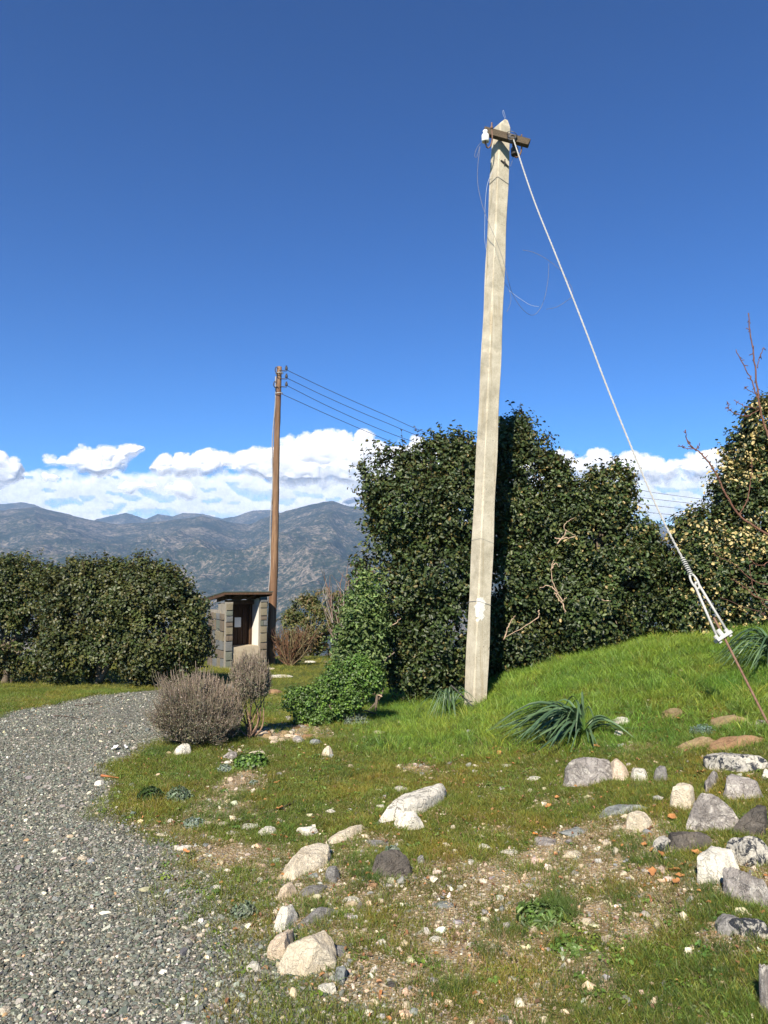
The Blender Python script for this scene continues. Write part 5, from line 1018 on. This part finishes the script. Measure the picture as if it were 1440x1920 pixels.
gl = {'orange dead leaf on the bare soil in front of the right rock group': [(1225, 1645, 26), (1264, 1642, 30), (1282, 1630, 22), (1240, 1610, 22), (1223, 1602, 16), (1209, 1590, 18), (1307, 1606, 22), (1268, 1663, 22), (1275, 1650, 20)],
      'orange dead leaf lying in grass on the right half of the slope': [(1262, 1541, 26), (1316, 1455, 20), (1119, 1404, 16), (1271, 1375, 14), (1316, 1303, 12), (1266, 1334, 10), (1108, 1247, 12), (1195, 1222, 12), (1045, 1502, 16), (1029, 1517, 18), (977, 1506, 14), (869, 1543, 14), (1271, 1352, 12), (1400, 1300, 10), (1150, 1245, 9)],
      'orange dead leaf near the strap leaved plant': [(936, 1416, 16), (915, 1427, 14), (973, 1414, 12), (962, 1437, 14), (790, 1435, 16), (925, 1408, 12)],
      'orange dead leaf in the grass of the left slope': [(519, 1472, 16), (596, 1489, 12), (491, 1521, 12), (524, 1520, 16), (586, 1538, 12), (513, 1572, 12), (614, 1607, 14), (349, 1602, 16), (295, 1536, 10), (297, 1547, 12), (354, 1500, 11), (325, 1524, 9), (612, 1428, 10), (575, 1428, 9), (600, 1447, 8)]}
for lab, lst in gl.items():
    for a in lst: dleaf(*a, near('orange dead leaf', a[0], a[1]), lab.replace('orange dead leaf', 'orange dead leaves'))
dleaf(1004, 1570, 14, 'small round orange fruit lying on the soil', None, (.6, .22, .05), 'fruit', 'fallen_fruit')
def stick(pts, rad, label, col, name='stick', cat='stick'):
    P = np.array([hit(*p) for p in pts]); P[:, 2] += rad * 1.2; P = spline(P, 16); P[:, 2] = np.maximum(P[:, 2], H(P[:, 0], P[:, 1]) + rad); c = P[0].copy(); mb = MB(); mb.tube(P - c, np.linspace(rad, rad * .5, 16), 5, col); o = mb.build(name, M_dry, None, True); o.location = c; tag(o, label, cat)
stick([(450, 1552), (490, 1530), (530, 1516), (575, 1494), (600, 1470)], .007, 'long thin dark stick lying across the left slope', (.06, .045, .035))
stick([(380, 1526), (410, 1512)], .006, 'short pale straw in the grass above the upper stone row', (.40, .32, .2))
stick([(618, 1606), (660, 1599), (700, 1597)], .004, 'pale dry stalk right above the smooth cream slab', (.45, .36, .22))
stick([(100, 1343), (125, 1345), (150, 1349)], .008, 'small dark stick on the far part of the gravel road', (.07, .05, .04))
stick([(140, 1324), (165, 1322), (190, 1320)], .008, 'dark thin twig where the far gravel meets the grass', (.07, .05, .04))
stick([(190, 1458), (205, 1460), (222, 1462)], .012, 'orange brown bark strip beside the lone round white stone', (.36, .14, .06), 'bark_strip', 'bark')
stick([(198, 1606), (216, 1600)], .004, 'short pale straw on the mossy gravel edge', (.45, .38, .24))
stick([(1305, 1505), (1345, 1492)], .005, 'dry stalk above the pyramid shaped boulder', (.40, .33, .2))
dleaf(216, 1407, 20, 'left scrap of white litter on the gravel road', None, (.75, .75, .78), 'litter', 'litter_scrap'); dleaf(234, 1405, 14, 'right scrap of white litter on the gravel road', None, (.75, .75, .78), 'litter', 'litter_scrap')

# ================================================================= SCATTER (stuff): gravel, grass, weeds
src = bpy.data.collections.new('scatter_sources')
def scatter(name, P, rot, scl, tint, protos, mat, label=None):
    me = bpy.data.meshes.new(name); me.vertices.add(len(P)); me.vertices.foreach_set('co', np.asarray(P, np.float32).ravel())
    for nm, ty, dat, key in (('rot', 'FLOAT_VECTOR', rot, 'vector'), ('scl', 'FLOAT_VECTOR', scl, 'vector')):
        a = me.attributes.new(nm, ty, 'POINT'); a.data.foreach_set(key, np.asarray(dat, np.float32).ravel())
    a = me.attributes.new('tint', 'FLOAT_COLOR', 'POINT'); t = np.ones((len(P), 4), np.float32); t[:, :3] = tint; a.data.foreach_set('color', t.ravel())
    a = me.attributes.new('vid', 'INT', 'POINT'); a.data.foreach_set('value', rng.integers(0, len(protos), len(P)).astype(np.int32))
    o = bpy.data.objects.new(name, me); C.objects.link(o); me.materials.append(mat)
    col = bpy.data.collections.new(name + '_shapes')
    for i, (V, Fq, T_) in enumerate(protos):
        pm = mesh_data(name + '_shape', V, Fq, [mat], False, T_); po = bpy.data.objects.new(name + '_shape%02d' % i, pm); col.objects.link(po)
    g = bpy.data.node_groups.new(name, 'GeometryNodeTree'); g.interface.new_socket('Geometry', in_out='INPUT', socket_type='NodeSocketGeometry'); g.interface.new_socket('Geometry', in_out='OUTPUT', socket_type='NodeSocketGeometry')
    gi = g.nodes.new('NodeGroupInput'); go = g.nodes.new('NodeGroupOutput'); ip = g.nodes.new('GeometryNodeInstanceOnPoints'); ci = g.nodes.new('GeometryNodeCollectionInfo')
    ci.inputs['Collection'].default_value = col; ci.inputs['Separate Children'].default_value = True; ci.inputs['Reset Children'].default_value = True
    def na(nm, ty):
        n = g.nodes.new('GeometryNodeInputNamedAttribute'); n.data_type = ty; n.inputs['Name'].default_value = nm; return n.outputs[0]
    er = g.nodes.new('FunctionNodeEulerToRotation'); g.links.new(na('rot', 'FLOAT_VECTOR'), er.inputs[0])
    m2p = g.nodes.new('GeometryNodeMeshToPoints'); g.links.new(gi.outputs[0], m2p.inputs[0]); g.links.new(m2p.outputs[0], ip.inputs['Points']); g.links.new(ci.outputs[0], ip.inputs['Instance'])
    ip.inputs['Pick Instance'].default_value = True; g.links.new(na('vid', 'INT'), ip.inputs['Instance Index']); g.links.new(er.outputs[0], ip.inputs['Rotation']); g.links.new(na('scl', 'FLOAT_VECTOR'), ip.inputs['Scale'])
    g.links.new(ip.outputs[0], go.inputs[0]); md = o.modifiers.new('scatter', 'NODES'); md.node_group = g
    tag(o, kind='stuff')
    if label: o['label'] = label
    return o
def sample(n, d0, d1, pw=1.0, amax=.60):
    """world points in the wedge before the viewer, density falling with distance**pw"""
    u = rng.random(n); e = 2 - pw
    y = (d0 ** e + u * (d1 ** e - d0 ** e)) ** (1 / e) if abs(e) > 1e-3 else d0 * (d1 / d0) ** u
    return y * rng.uniform(-amax, amax, n), y
def inrock(x, y, k=.85):
    o = np.zeros(x.shape, bool)
    rc = hit(540, 1372); o |= ((x - rc.x) / .36) ** 2 + ((y - rc.y) / .62) ** 2 < 1
    for cx, cy_, a, b_ in FOOT:
        o |= ((x - cx) / (a * k + .002)) ** 2 + ((y - cy_) / (b_ * k + .002)) ** 2 < 1
    return o
def pebble_proto(seed, lv=1):
    r = np.random.default_rng(seed); V, T = ico(lv); V = V.copy()
    for k in range(6):
        nn = r.normal(size=3); nn /= np.linalg.norm(nn); s = V @ nn; V -= np.clip(s - r.uniform(.35, .7), 0, None)[:, None] * nn
    V *= np.array([1, r.uniform(.6, .95), r.uniform(.4, .7)]); V /= np.abs(V[:, 0]).max(); return V * .5, T, np.ones((len(V), 3))
PB = [pebble_proto(s, 0 if s % 3 else 1) for s in range(14)]
m, nt, b = newmat('pebble'); c = mix(nt, 1.0, attr(nt, 'tint', 'INSTANCER').outputs['Color'], ramp(nt, noise(nt, coords(nt), 7, 3, .7), [(.3, (.7, .7, .7)), (.7, (1.2, 1.2, 1.2))]), 'MULTIPLY')
L(nt, c, b.inputs['Base Color']); b.inputs['Roughness'].default_value = .85; b.inputs['Specular IOR Level'].default_value = .3; M_peb = m
GRAVC = [(.07, .078, .066), (.12, .13, .108), (.19, .195, .165), (.13, .115, .085), (.30, .29, .24), (.45, .42, .34), (.62, .58, .47), (.42, .26, .14)]; GRAVW = [4.5, 6, 5, 3, 2.6, .7, .14, .08]
SOILC = [(.34, .27, .18), (.42, .35, .25), (.26, .21, .15), (.20, .19, .17), (.58, .52, .41), (.40, .22, .11), (.15, .15, .14)]; SOILW = [5, 3, 4, 2, 1.1, .6, 1]
x, y = sample(500000, 2.05, 12.5, 1.35, .60); mr, mb_, ml = masks(x, y); u = rng.random(len(x))
pr_ = np.clip(mr * 1.0, 0, 1); kg = u < pr_ * (.80 - .45 * sstep(.1, .5, n2(x, y, .55, 3, 61.)) * sstep(4, 7, y)); ks = (~kg) & (rng.random(len(x)) < (mb_ * .26 + .04 * (1 - ml)) * (1 - mr) + .25 * mr * (1 - mr))
def put(x, y, big, cols, w, name, label):
    n = len(x); s = np.exp(rng.normal(math.log(.0096 if big < 2 else .0105), .40 if big < 2 else .55, n)) * (1 + .06 * y) * big; s = np.minimum(s, .07); z = H(x, y) + s * (.12 if big < 2 else .02)
    if name == 'gravel': s = s * (1 + .0 * s)
    scl = np.stack([s, s, s], 1); rot = np.stack([rng.normal(0, .35, n), rng.normal(0, .35, n), rng.uniform(0, 6.28, n)], 1)
    scatter(name, np.stack([x, y, z], 1), rot, scl, pal(n, cols, w, .16), PB, M_peb, label)
put(x[kg], y[kg], 1.0, GRAVC, GRAVW, 'gravel', 'grey green crushed stone gravel of the road')
put(x[ks], y[ks], .82, SOILC, SOILW, 'loose_pebbles', 'pale and dark pebbles strewn over the bare soil')
x, y = sample(7000, 2.1, 9, 1.2, .6); mr, mb_, ml = masks(x, y); k = (rng.random(len(x)) < (.06 * mr * sstep(6, 3, y) + .62 * mb_ * (1 - mr) + .06)) & ~inrock(x, y, 1.0)
put(x[k], y[k], 2.3, [(.62, .56, .45), (.46, .39, .28), (.30, .29, .27), (.52, .40, .27), (.2, .2, .19)], [3, 3, 2, 1.5, 2], 'small_stones', 'scattered pale stones too many to count')
# grass
def tuft(seed, n, h, sp, lean, wd, col, tipc, cols_j=.2, seg=3):
    r = np.random.default_rng(seed); VV = []; FF = []; TT = []; k0 = 0
    for i in range(n):
        a = r.uniform(0, 6.28); p = np.array([math.cos(a), math.sin(a), 0]) * sp * math.sqrt(r.random()); a2 = a + r.normal(0, .8); dr_ = np.array([math.cos(a2), math.sin(a2), 0]); hh_ = h * r.uniform(.5, 1.15); ln = lean * r.uniform(.2, 1.2) * hh_
        sd = np.array([-dr_[1], dr_[0], 0]); sd = sd * math.cos(1) + dr_ * math.sin(r.uniform(-1, 1)); t_ = np.linspace(0, 1, seg + 1)
        P = p + dr_ * (t_ ** 1.8 * ln)[:, None] + np.array([0, 0, 1]) * (t_ * hh_ * (1 - .25 * t_ * lean))[:, None]; w_ = wd * (1 - t_ * .75) * .5
        V = np.concatenate([P[:-1] + sd * w_[:-1, None], P[:-1] - sd * w_[:-1, None], P[-1:]]); s_ = seg
        F4 = [[j, j + 1, s_ + j + 1, s_ + j] for j in range(s_ - 1)]; F3 = [[s_ - 1, 2 * s_, 2 * s_ - 1]]
        FF.append((np.array(F4).reshape(-1, 4) + k0, np.array(F3) + k0)); VV.append(V); k0 += len(V)
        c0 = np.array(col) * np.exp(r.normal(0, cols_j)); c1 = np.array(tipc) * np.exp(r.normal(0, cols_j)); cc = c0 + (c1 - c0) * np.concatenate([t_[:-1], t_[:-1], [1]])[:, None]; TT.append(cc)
    return np.concatenate(VV), [np.concatenate([f[0] for f in FF]), np.concatenate([f[1] for f in FF])], np.concatenate(TT)
def grass(name, x, y, protos, smin, smax, label, tj=.16, hues=None):
    n = len(x); s = rng.uniform(smin, smax, n) * (1 + .03 * y); t = np.exp(rng.normal(0, tj, (n, 1))) * np.ones(3)
    hv = n2(x, y, 1.7, 3, 21.)[:, None]; br = sstep(.05, .55, n2(x, y, 3.3, 3, 88.))[:, None] * (.9 if name in ('short_grass', 'moss') else .35); t = t * (1 + hv * np.array([.35, .12, .1])) * (1 + br * np.array([.38, .04, .03]))
    if hues is not None: t = t * np.array(hues)[rng.integers(0, len(hues), n)]
    scatter(name, np.stack([x, y, H(x, y) - .004], 1), np.stack([rng.normal(0, .15, n), rng.normal(0, .15, n), rng.uniform(0, 6.28, n)], 1), np.stack([s, s, s * rng.uniform(.7, 1.25, n)], 1), t, protos, M_grass, label)
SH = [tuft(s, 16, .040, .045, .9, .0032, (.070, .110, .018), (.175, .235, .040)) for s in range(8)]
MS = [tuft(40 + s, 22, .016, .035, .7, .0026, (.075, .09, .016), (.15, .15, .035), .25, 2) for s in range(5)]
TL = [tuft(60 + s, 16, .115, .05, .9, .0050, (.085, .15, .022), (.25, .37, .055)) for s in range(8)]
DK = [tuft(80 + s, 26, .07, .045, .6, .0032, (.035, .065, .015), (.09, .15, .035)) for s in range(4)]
ST = [tuft(90 + s, 7, .05, .05, 1.4, .0024, (.15, .11, .06), (.28, .21, .12)) for s in range(4)]
def ok(x, y): return ~inrock(x, y, .80)
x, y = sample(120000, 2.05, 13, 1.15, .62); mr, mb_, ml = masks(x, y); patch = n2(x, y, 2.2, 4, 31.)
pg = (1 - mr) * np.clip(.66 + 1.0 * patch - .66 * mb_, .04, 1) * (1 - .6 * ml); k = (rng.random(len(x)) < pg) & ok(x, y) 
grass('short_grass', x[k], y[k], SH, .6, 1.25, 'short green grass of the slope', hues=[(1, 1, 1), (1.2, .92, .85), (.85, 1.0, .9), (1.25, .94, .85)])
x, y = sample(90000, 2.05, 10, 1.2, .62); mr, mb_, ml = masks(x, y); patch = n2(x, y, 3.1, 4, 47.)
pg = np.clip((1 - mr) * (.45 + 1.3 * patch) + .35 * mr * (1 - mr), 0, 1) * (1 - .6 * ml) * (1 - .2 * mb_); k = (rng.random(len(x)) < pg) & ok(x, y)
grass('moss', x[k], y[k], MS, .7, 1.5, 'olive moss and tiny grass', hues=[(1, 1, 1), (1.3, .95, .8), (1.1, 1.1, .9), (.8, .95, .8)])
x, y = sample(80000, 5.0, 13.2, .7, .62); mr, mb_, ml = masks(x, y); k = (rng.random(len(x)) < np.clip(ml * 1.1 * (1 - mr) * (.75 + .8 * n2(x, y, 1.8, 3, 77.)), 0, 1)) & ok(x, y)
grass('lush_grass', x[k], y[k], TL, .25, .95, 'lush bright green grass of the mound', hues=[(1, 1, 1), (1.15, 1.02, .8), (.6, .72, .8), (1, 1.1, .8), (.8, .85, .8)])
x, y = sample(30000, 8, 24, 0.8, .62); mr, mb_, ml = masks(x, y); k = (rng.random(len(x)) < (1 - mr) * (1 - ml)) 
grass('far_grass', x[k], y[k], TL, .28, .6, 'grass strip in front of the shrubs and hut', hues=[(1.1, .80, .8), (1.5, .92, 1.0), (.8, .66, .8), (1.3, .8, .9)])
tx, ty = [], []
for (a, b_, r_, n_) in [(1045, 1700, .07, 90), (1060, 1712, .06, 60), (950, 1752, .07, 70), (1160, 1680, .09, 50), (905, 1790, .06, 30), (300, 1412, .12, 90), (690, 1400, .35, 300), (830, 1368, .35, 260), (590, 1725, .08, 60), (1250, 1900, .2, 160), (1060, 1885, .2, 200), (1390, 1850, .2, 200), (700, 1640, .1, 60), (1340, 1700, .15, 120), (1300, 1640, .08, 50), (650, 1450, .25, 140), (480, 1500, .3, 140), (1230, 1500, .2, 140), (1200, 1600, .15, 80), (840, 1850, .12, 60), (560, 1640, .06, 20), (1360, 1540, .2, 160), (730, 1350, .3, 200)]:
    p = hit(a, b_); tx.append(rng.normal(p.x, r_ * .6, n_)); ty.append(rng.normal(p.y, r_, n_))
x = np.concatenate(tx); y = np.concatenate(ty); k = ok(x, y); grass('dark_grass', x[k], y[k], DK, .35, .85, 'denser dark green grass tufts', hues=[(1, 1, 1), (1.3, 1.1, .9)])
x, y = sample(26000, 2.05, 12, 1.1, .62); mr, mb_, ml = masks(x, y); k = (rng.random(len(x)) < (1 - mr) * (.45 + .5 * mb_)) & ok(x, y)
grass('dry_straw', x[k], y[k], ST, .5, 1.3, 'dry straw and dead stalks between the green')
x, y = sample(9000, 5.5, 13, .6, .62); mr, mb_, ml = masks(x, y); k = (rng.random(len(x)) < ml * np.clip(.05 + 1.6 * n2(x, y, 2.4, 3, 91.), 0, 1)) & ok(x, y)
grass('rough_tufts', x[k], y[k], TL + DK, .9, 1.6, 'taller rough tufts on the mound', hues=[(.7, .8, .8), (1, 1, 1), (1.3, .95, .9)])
def weed_proto(seed, n, s, col):
    r = np.random.default_rng(seed); d = np.stack([np.cos(np.linspace(0, 6.28, n)), np.sin(np.linspace(0, 6.28, n)), np.full(n, .0)], 1); P = d * s * r.uniform(.3, 1.5, (n, 1)) + [0, 0, .012]; Nn = d * .5 + [0, 0, 1] + r.normal(0, .25, (n, 3)); V, Fq, T_ = leaves(P, Nn, s * .8 * r.uniform(.5, 1.1, n), .7, 2, np.tile(col, (n, 1)) * np.exp(r.normal(0, .2, (n, 1)))); return V, Fq, T_
WD = [weed_proto(s, 11, .015 + .003 * (s % 3), (.10, .17, .032)) for s in range(5)]
x, y = sample(22000, 2.05, 12.5, 1.0, .62); mr, mb_, ml = masks(x, y); k = (rng.random(len(x)) < np.clip((1 - mr) * (1 - mb_) * (.12 + .55 * ml + .9 * np.clip(n2(x, y, 1.5, 3, 55.), 0, 1)), 0, 1)) & ok(x, y)
grass('clover', x[k], y[k], WD, .6, 1.4, 'small round leaved weeds in the grass', hues=[(1, 1, 1), (1.25, 1.1, .8), (.75, .85, .9)])
LT = [(lambda V: (V[0], V[1], V[2]))(leaves(np.zeros((1, 3)), np.array([[.2, .1, 1.]]), np.array([1.]), .5, 2, np.array([[1., 1., 1.]]), .35)) for _ in range(5)]
x, y = sample(4500, 2.1, 11.5, .9, .6); mr, mb_, ml = masks(x, y); k = (rng.random(len(x)) < (1 - mr) * (1 - .6 * ml) * .7); x = x[k]; y = y[k]; n = len(x); s = rng.uniform(.010, .030, n)
scatter('leaf_litter', np.stack([x, y, H(x, y) + .012], 1), np.stack([rng.normal(0, .5, n), rng.normal(0, .5, n), rng.uniform(0, 6.28, n)], 1), np.stack([s, s, s], 1), pal(n, [(.34, .16, .06), (.24, .12, .06), (.40, .22, .09), (.14, .085, .05)], [3, 4, 1, 4]), LT, M_peb, 'small brown and orange dead leaf bits')
